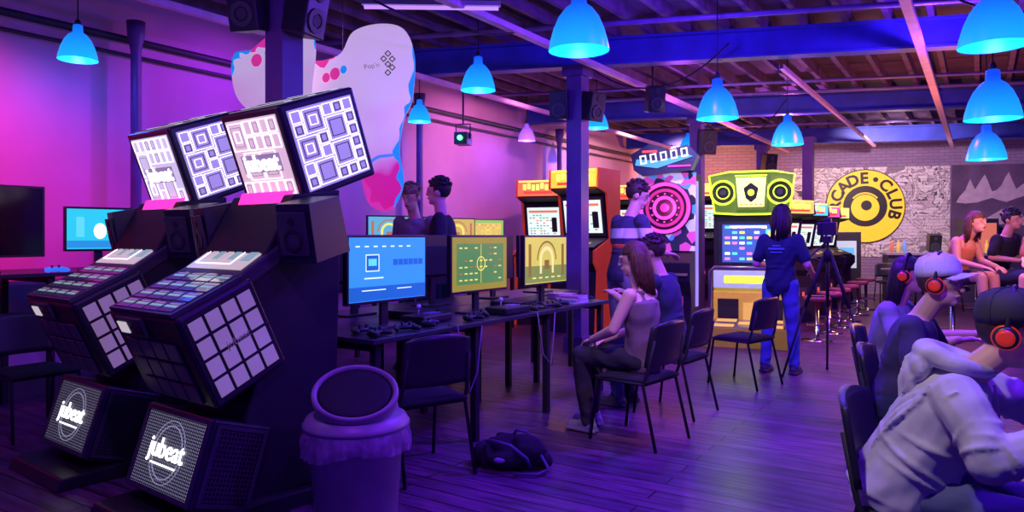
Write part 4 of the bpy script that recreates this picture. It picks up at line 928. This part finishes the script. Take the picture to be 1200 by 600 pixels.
mk('ring_display',b,[PK,PKD,MATTE],r,label='glowing pink ring display')
b=MB(); F2=T(0,-.3,2.42)@FM['F']
b.plate([(-.42,-.12),(-.3,-.2),(.35,-.14),(.44,.05),(.3,.2),(.05,.14),(-.2,.24),(-.46,.1)],-.2,0,0,F2); mk('marquee',b,mat('marq_dark',(.05,.08,.15),.4),r)
b=MB(); b.plate([(-.4,-.05),(-.1,-.1),(.38,.04),(.3,.08),(-.05,.0),(-.38,.03)],.001,.012,0,F2); b.rect(F2,-.2,.13,.2,.03,.001,.012,1); b.rect(F2,.2,-.08,.3,.02,.001,.012,2)
for i in range(5): b.frame(F2@RZ(8),-.28+i*.14,.06,.09,.12,.02,.012,.006,3)
mk('marquee_lights',b,[glow('mq_cyan',(.1,.45,.8),1.0),glow('mq_red',(1,.1,.1),1.3),PK,glow('mq_white',(.9,.9,1),1.2)],r)
b=MB(); F3=T(0,-.32,.98)@RX(-45)@FM['F']; b.rect(F3,0,0,.66,.3,0,.01,0); b.rect(F3,0,0,.4,.18,.01,.01,1); mk('control_panel',b,[DGREY,PKD],r)
b=MB(); b.box((.375,.0,1.3),(.02,.12,1.7),0); b.box((-.375,.0,1.3),(.02,.12,1.7),0); b.box((0,-.31,.4),(.5,.02,.4),1); mk('side_strip',b,[glow('strip_violet',(.35,.25,.9),.9),PKD],r)
point((-3.5,9.2,1.8),(1,.1,.5),8)  # bare pink point light in front of the ring display

# green dance cabinet
r=root('dance_arcade_cabinet',(-2.78,10.7,0),12,'wide dance cabinet with yellow-green glowing speaker rings','arcade machine')
YG=glow('yellow_green',(.6,.9,.03),2.4); 
b=MB(); b.box((0,.15,.95),(1.05,.7,1.9)); b.box((0,-.25,.35),(1.0,.3,.7)); mk('cabinet_body',b,MATTE,r,bevel=.015)
b=MB(); F=T(0,-.34,2.02)@RX(6)@FM['F']; OUT=[(-.50,-.29),(-.2,-.31),(.2,-.31),(.50,-.29),(.57,.24),(.30,.29),(-.30,.29),(-.57,.24)]
b.plate(OUT,-.4,0,0,F); b.plate([(-.2,-.25),(.2,-.25),(.23,.25),(-.23,.25)],0,.07,0,F); mk('marquee_housing',b,mat('marq_olive',(.10,.16,.02),.4,emi=(.3,.5,.02),es=.25),r,bevel=.01)
b=MB()
P3=[F@Vector((x,y,.006)) for x,y in OUT]; b.tube(P3+[P3[0],P3[1]],.014,0,6)
for sx in (-1,1):
    b.disc(F,sx*.38,0,.16,.001,.012,1,32); b.ring(F,sx*.38,0,.150,.178,.001,.06,0,36); b.ring(F,sx*.38,0,.08,.095,.013,.012,0,28); b.disc(F,sx*.38,0,.04,.013,.03,3,20)
b.plate([(-.17,-.2),(.17,-.2),(.2,.21),(-.2,.21)],.07,.08,2,F); b.plate([(-.1,.06),(0,.14),(.1,.06),(.07,-.08),(0,-.14),(-.07,-.08)],.08,.086,1,F); b.disc(F,0,0,.045,.086,.006,0,16)
for i in range(5): b.rect(F,-.13+i*.065,-.17,.045,.02,.08,.006,4)
b.rect(F,0,.235,.42,.02,.07,.012,0)
mk('marquee_lights',b,[YG,MATTE,glow('mq_lime_white',(.85,1,.25),1.9),DGREY,glow('mq_rd',(1,.2,.1),1.4)],r,label='lit centre marquee between two black speakers with lime rings')
b=MB(); F=T(0,-.205,1.3)@FM['F']; b.rect(F,0,0,.9,.62,0,.02,1); b.rect(F,0,0,.8,.54,.02,.004,0)
for i in range(6):
    for j in range(7):
        if random.random()<.65: b.rect(F,-.33+i*.1,-.22+j*.075,.07,.035,.024,.003,[2,3,4,5][(i+j)%4])
b.rect(F,.28,.0,.18,.4,.027,.003,4); b.rect(F,.28,.12,.12,.1,.03,.003,5); b.rect(F,-.05,.235,.5,.03,.027,.003,3)
mk('screen',b,[glow('dn_blue',(.05,.1,.4),1.2),BLACK,glow('dn_p',(1,.2,.6),1.6),glow('dn_w',(.9,1,1),1.6),glow('dn_c',(.1,.7,1),1.5),glow('dn_y',(1,.8,.1),1.5)],r)
b=MB(); b.box((0,-.45,.8),(1.0,.1,.24)); b.box((0,-.505,.8),(.7,.01,.1),1); mk('control_panel',b,[mat('panel_white',(.55,.6,.65),.4,emi=(.5,.7,.8),es=.35),YG],r,bevel=.01)
b=MB(); b.prism([(-.5,.02),(-.4,.02),(-.4,.68),(-.5,.62)],-.5,.5,0)
for sx in (-1,1): b.box((sx*.3,-.505,.33),(.28,.01,.4),1)
b.box((0,-.505,.33),(.2,.012,.3),2); mk('front_panel',b,[mat('dance_yellow',(.75,.5,.05),.4,emi=(1,.6,.05),es=.2),MATTE,glow('panel_amber',(.9,.5,.1),.7)],r,label='yellow lower front panel with dark grilles')
b=MB(); b.box((0,-1.02,.12),(1.15,1.0,.24),0); b.box((0,-1.02,.245),(1.05,.9,.012),1)
for i,(x,y) in enumerate([(-.3,-.3),(.3,-.3),(0,0),(-.3,.3),(.3,.3)]): b.box((x,-1.02+y,.255),(.26,.26,.01),2)
mk('dance_stage',b,[mat('stage_yellow',(.5,.3,.03),.4,emi=(1,.6,.05),es=.1),METAL,glow('pad_glow',(.9,.5,.1),.8)],r,label='yellow-edged metal dance stage')
b=MB(); b.tube([(-.45,-1.42,.24),(-.45,-1.42,.95),(-.4,-1.42,1.0),(.4,-1.42,1.0),(.45,-1.42,.95),(.45,-1.42,.24)],.025); mk('hand_rail',b,METAL,r)
point((-2.7,9.4,2.0),(.7,1,.15),10)  # bare lime point light in front of the dance cabinet

s0=stool((-1.85,10.4,0),.6,'chrome stool with round seat in front of the cabinets','aisle stools',mat('seat_red',(.3,.05,.1),.4))
for y in (11.3,12.2,13.1,14.2,15.3): dup(s0,(-1.85,y,0))

# ------------------------------------------------------------ hanging cut-out boards
def board_mat():
    m=bpy.data.materials.new('marble_blob_print'); m.use_nodes=True; nt=m.node_tree; b=nt.nodes['Principled BSDF']; b.inputs['Roughness'].default_value=.25
    tc=nt.nodes.new('ShaderNodeTexCoord'); sp=nt.nodes.new('ShaderNodeSeparateXYZ'); nz=nt.nodes.new('ShaderNodeTexNoise'); nz.inputs['Scale'].default_value=2.2; nz.inputs['Detail'].default_value=1
    mr=nt.nodes.new('ShaderNodeMapRange'); mr.inputs['From Min'].default_value=-.9; mr.inputs['From Max'].default_value=.9
    ml=nt.nodes.new('ShaderNodeMath'); ml.operation='MULTIPLY_ADD'; ml.inputs[1].default_value=.55
    rp=nt.nodes.new('ShaderNodeValToRGB'); e=rp.color_ramp.elements
    e[0].position=0; e[0].color=(.95,.01,.22,1); e[1].position=.85; e[1].color=(.95,.72,.85,1)
    for p,c in [(.50,(.95,.02,.30,1)),(.52,(.9,.2,.55,1)),(.57,(.9,.45,.7,1)),(.58,(.05,.35,.9,1)),(.60,(.05,.4,.9,1)),(.61,(.93,.5,.72,1))]: q=e.new(p); q.color=c
    L=nt.links.new; L(tc.outputs['Object'],sp.inputs[0]); L(tc.outputs['Object'],nz.inputs['Vector']); L(sp.outputs[1],mr.inputs['Value']); L(nz.outputs['Fac'],ml.inputs[0]); L(mr.outputs[0],ml.inputs[2]); L(ml.outputs[0],rp.inputs[0]); L(rp.outputs[0],b.inputs['Base Color'])
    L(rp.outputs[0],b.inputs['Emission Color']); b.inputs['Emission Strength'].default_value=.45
    return m
BMt=board_mat()
def smooth_poly(pts,n=6):
    out=[];N=len(pts)
    for i in range(N):
        p0,p1,p2,p3=[Vector(pts[(i+k_)%N]) for k_ in (-1,0,1,2)]
        for j in range(n):
            t=j/n; out.append(tuple(.5*((2*p1)+(p2-p0)*t+(2*p0-5*p1+4*p2-p3)*t*t+(3*p1-p0-3*p2+p3)*t**3)))
    return out
def blob(loc,rot,pts,label,logo=False,drops=(),sc=1.):
    r=root('cutout_board',loc,rot,label,'decoration')
    M=FM['F']
    P=[(x*sc,y*sc) for x,y in pts]
    b=MB(); b.plate(smooth_poly(P),-.02,.0,0); o=mk('board_panel',b,BMt,r); o.matrix_local=M
    sp=smooth_poly(P); n=len(sp)
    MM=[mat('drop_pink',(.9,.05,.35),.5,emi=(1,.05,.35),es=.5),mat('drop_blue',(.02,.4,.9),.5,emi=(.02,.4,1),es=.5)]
    cx=sum(p[0] for p in sp)/n; cy=sum(p[1] for p in sp)/n
    for (i0,i1,mi,wd) in ([(0,16,0,.09),(40,56,1,.06),(54,72,1,.08),(70,86,0,.08)] if logo else [(0,13,1,.09),(11,22,0,.09),(26,38,1,.06)]):
        b=MB(); outer=[sp[i%n] for i in range(i0,i1)]
        inner=[]
        for q,i in enumerate(range(i0,i1)):
            p=sp[i%n]; a=sp[(i+1)%n]; c=sp[(i-1)%n]; tx,ty=a[0]-c[0],a[1]-c[1]; L=math.hypot(tx,ty)+1e-6; nx,ny=-ty/L,tx/L
            if (cx-p[0])*nx+(cy-p[1])*ny<0: nx,ny=-nx,-ny
            ww=wd*math.sin(math.pi*(q+.3)/(i1-i0))*(.6+.4*math.sin(q*1.3))*sc; inner.append((p[0]+nx*ww,p[1]+ny*ww))
        z0=.001+.001*mi; m_=len(outer); vs=[(x,y,z0) for x,y in outer]+[(x,y,z0) for x,y in inner]+[(x,y,z0+.003) for x,y in outer]+[(x,y,z0+.003) for x,y in inner]; fs=[]
        for q in range(m_-1): fs+=[(q,q+1,m_+q+1,m_+q),(2*m_+q,3*m_+q,3*m_+q+1,2*m_+q+1),(m_+q,m_+q+1,3*m_+q+1,3*m_+q),(q,2*m_+q,2*m_+q+1,q+1)]
        b.add(vs,fs,0,M); mk('painted_drip',b,MM[mi],o.parent)
    for x in (-.15,.15):
        b=MB(); b.tube([(x,.01,.5*sc),(x,.01,3.92-loc[2])],.004,n=6); mk('cable',b,METAL,r)
    for i,(x,y,q) in enumerate(drops):
        b=MB(); b.plate(smooth_poly([(x+q*math.cos(a*1.047)*(1+.3*math.sin(a*2.1)),y+q*1.3*math.sin(a*1.047)) for a in range(6)],4),.001+.003*i,.004+.003*i,0,M)
        mk('painted_drop',b,MM[i%2],r)
    if logo:
        b=MB()
        for x,y in [(.27,.62),(.31,.57),(.27,.52),(.23,.57),(.27,.44),(.31,.49)]: b.frame(M@T(x,y,0)@RZ(45),0,0,.045,.045,.008,.001,.004,0)
        mk('diamond_logo',b,MATTE,r); text('script_lettering','Pop’n',.065,MATTE,r,M@T(.12,.5,.003)@RZ(12),.001,-.001)
big=[(-.5,.25),(-.48,.5),(-.3,.55),(-.16,.62),(-.05,.82),(.2,.9),(.42,.85),(.52,.6),(.5,.2),(.42,0),(.38,-.3),(.42,-.6),(.3,-.85),(.1,-.8),(.02,-.5),(.06,-.2),(-.1,.0),(-.3,.1)]
blob((-4.9,4.93,2.5),38,big,'large white blob-shaped cut-out board with pink and blue marbling',True,[(-.22,.42,.045),(-.14,.46,.03),(-.3,.38,.035)])
sm=[(-.45,.0),(-.42,.25),(-.25,.3),(-.12,.42),(.1,.6),(.35,.62),(.45,.4),(.42,0),(.35,-.4),(0,-.5),(-.35,-.3)]
blob((-5.32,4.3,2.82),45,sm,'smaller white blob-shaped cut-out board with pink and blue marbling',False,[(-.15,.15,.045),(-.05,.22,.03)],.8)

# ------------------------------------------------------------ speakers, projector, tube light
def wallspk(loc,rot,label,s=1.,hang=False):
    r=root('loudspeaker',loc,rot,label,'loudspeaker')
    b=MB(); b.box((0,0,0),(.22*s,.2*s,.34*s),0,RX(12)); b.box((0,.14*s,0),(.05,.1*s,.05)); mk('speaker_case',b,BLACK,r,bevel=.01)
    F=RX(12)@T(0,-.1*s,0)@FM['F']; b=MB(); b.ring(F,0,-.06*s,.05*s,.085*s,.0,.012,0); b.disc(F,0,-.06*s,.04*s,0,.008,1); b.disc(F,0,.1*s,.035*s,0,.01,1); mk('speaker_cone',b,[DGREY,GRL],r)
    if hang: b=MB(); b.tube([(0,.1*s,0),(0,.1*s,3.92-loc[2])],.012); mk('hanging_rod',b,MATTE,r)
wallspk((-4.22,3.2,2.98),20,'black loudspeaker clamped to a column',1.0)
wallspk((-3.9,3.42,2.95),100,'black loudspeaker clamped to a column',1.0)
wallspk((-4.25,7.62,2.98),20,'black loudspeaker clamped to a column',1.0)
wallspk((-3.9,7.8,2.95),70,'black loudspeaker clamped to a column',1.0)
wallspk((-3.9,12.1,3.0),40,'black loudspeaker clamped to a column',1.2)
wallspk((-3.55,8.9,3.18),40,'black loudspeaker hanging below the beams',1.0,True)
wallspk((-3.9,16.4,3.0),40,'black loudspeaker clamped to a column',1.2)
r=root('stage_projector',(-5.9,7.9,2.72),20,'small black effect projector with a green beam lens','stage light')
b=MB(); b.box((0,0,0),(.18,.26,.16)); b.tube([(-.1,0,0),(-.1,0,.2),(.1,0,.2),(.1,0,0)],.012); b.tube([(0,0,.2),(0,0,1.2)],.014); mk('projector_case',b,BLACK,r,bevel=.008)
b=MB(); b.lathe([(.03,0),(.035,.03)],20,0,T(0,-.13,0)@RX(90)); mk('lens',b,glow('lens_green',(.1,1,.3),5),r)
r=root('tube_light',(-4.0,4.9,3.38),35,'violet fluorescent tube fitting below the ceiling','light fitting')
b=MB(); b.box((0,0,.04),(1.2,.06,.04)); b.tube([(-.3,0,.04),(-.3,0,.54)],.006); b.tube([(.3,0,.04),(.3,0,.54)],.006); mk('fitting_body',b,WHITE,r)
b=MB(); b.tube([(-.58,0,0),(.58,0,0)],.016); mk('tube',b,glow('tube_violet',(.5,.25,1),1.2),r)

# ------------------------------------------------------------ back wall: mural and round sign
r=root('wall_mural',wp(0,.005,0),BA,'black and white doodle mural painted on white brick','mural')
b=MB(); b.plate([(-1.85,.9),(-1.85,3.08),(1.62,3.08),(1.62,.9)],-.0,.012,0,FM['F']); mk('mural_panel',b,brick_mat('doodled_white_brick',(.85,.8,.76),(.75,.7,.68),(.55,.5,.52),doodle=True),r)
b=MB(); b.plate([(1.62,.9),(1.66,3.08),(4.2,3.08),(4.2,.9)],-.0,.010,0,FM['F']); mk('mural_panel',b,mat('mural_dark',(.16,.09,.2),.7,noise=.5,scale=2),r,label='dark plum painted wall section')
b=MB(); MT=mat('mural_mauve',(.6,.45,.58),.7)
b.plate(smooth_poly([(1.75,2.2),(1.95,2.5),(2.05,2.75),(2.15,2.5),(2.35,2.85),(2.5,2.45),(2.7,2.6),(2.85,2.9),(3.0,2.5),(3.3,2.7),(3.9,2.25),(3.2,2.35),(2.8,2.2),(2.5,2.3),(2.2,2.2)],2),0,.014,0,FM['F']); mk('mural_peaks',b,MT,r,label='pale jagged painted shapes')
b=MB(); b.plate(smooth_poly([(1.8,1.6),(2.1,1.95),(2.3,1.8),(2.5,1.9),(2.9,2.1),(3.2,1.8),(3.6,1.6),(2.8,1.7),(2.3,1.6)],2),0,.014,0,FM['F']); mk('mural_peaks',b,MT,r,label='pale jagged painted shapes')
r=root('round_club_sign',wp(-.24,.03,2.13),BA,'round yellow and black club sign on the mural wall','sign')
YL=mat('sign_yellow',(.9,.6,.02),.5,emi=(1,.65,.02),es=.42,noise=.1); BK=mat('sign_black',(.01,.01,.01),.5)
F=FM['F']@Matrix.Scale(.93,4); b=MB(); b.disc(F,0,0,.96,0,.02,1,64); b.ring(F,0,0,.90,.935,.02,.01,0,64); b.ring(F,0,0,.53,.90,.02,.004,0,64)
b.disc(F,0,0,.53,.02,.006,1,48); b.disc(F,0,-.04,.34,.026,.006,0,48); b.disc(F,.03,.02,.13,.032,.004,1,32); b.ring(F,0,-.04,.36,.40,.026,.004,0,48,40,140)
mk('sign_disc',b,[YL,BK],r)
def arc(word,a0,step):
    for i,ch in enumerate(word):
        a=a0-i*step
        text('letter',ch,.40,BK,r,F@RZ(a)@T(0,.715,.03),.004,.014)
arc('ARCADE•CLUB',112,22)
r=root('bar_counter',wp(1.1,1.7,0),BA,'long dark bar counter in front of the mural','counter')
b=MB(); b.box((0,0,.5),(2.6,.5,1.0)); mk('counter_body',b,mat('counter_dark',(.06,.04,.09),.5),r); b=MB(); b.box((0,0,1.02),(2.7,.62,.05)); mk('counter_top',b,mat('counter_top',(.3,.25,.35),.3),r,bevel=.005)
BC=[glow('bottle_red',(.7,.15,.08),.7),glow('bottle_amber',(.8,.45,.1),.7),glow('bottle_blue',(.15,.3,.8),.7)]
for i in range(9):
    x=-.1+i*.17+ (0.62 if i>2 else 0)
    if i<3: x=-.15+i*.13
    p=wp(x+.1,1.62,1.045)
    b=MB(); b.lathe([(.035,0),(.035,.17),(.014,.22),(.014,.28)],12); mk('bottle',b,BC[i%3],label='coloured glass bottle standing on the bar counter',cat='bottle',group='bottles on the bar counter',loc=p)
r=root('drinks_fridge',wp(2.0,.5,0),BA,'glass-fronted drinks fridge glowing warm red','fridge')
b=MB(); b.box((0,0,.9),(.7,.6,1.8)); mk('fridge_body',b,BLACK,r,bevel=.01); b=MB(); b.box((0,-.305,1.0),(.6,.015,1.4),0)
mk('fridge_door',b,glow('fridge_glow',(.6,.15,.1),.9),r)
r=root('vending_machine',wp(-1.0,1.5,0),BA,'tall dark machine with white front panel near the bar','vending machine')
b=MB(); b.box((0,0,.75),(.6,.5,1.5)); mk('machine_body',b,BLACK,r,bevel=.01); b=MB(); b.box((0,-.26,1.0),(.4,.02,.6)); b.box((.0,-.27,1.05),(.3,.015,.2),1); mk('front_panel',b,[glow('vm_w',(.5,.55,.65),.8),glow('vm_b',(.1,.4,.8),1)],r)
wallspk(wp(.75,1.75,1.26),BA,'black loudspeaker standing on the bar counter',1.1)
t0=None
for i,(s_,o_) in enumerate([(-.3,3.1),(1.0,3.4),(2.1,4.2)]):
    if t0 is None:
        r=root('cafe_table',wp(s_,o_,0),0,'round pale cafe table on a chrome pedestal','table','cafe tables'); t0=r
        b=MB(); b.lathe([(.32,.72),(.32,.75)],32); mk('table_top',b,mat('table_pale',(.5,.5,.55),.3),r)
        b=MB(); b.lathe([(.22,0),(.22,.015),(.03,.04),(.03,.72)],24); mk('table_pedestal',b,CHROME,r)
    else: dup(t0,wp(s_,o_,0))
for i,(s_,o_,a) in enumerate([(-.3,2.4,BA),(.32,3.0,-90+BA),(.35,3.7,90+BA),(1.7,3.3,-90+BA),(1.45,4.4,90+BA),(-.35,3.8,180+BA)]):
    dup(c0,wp(s_,o_,0),a,'black stacking chair at a cafe table')
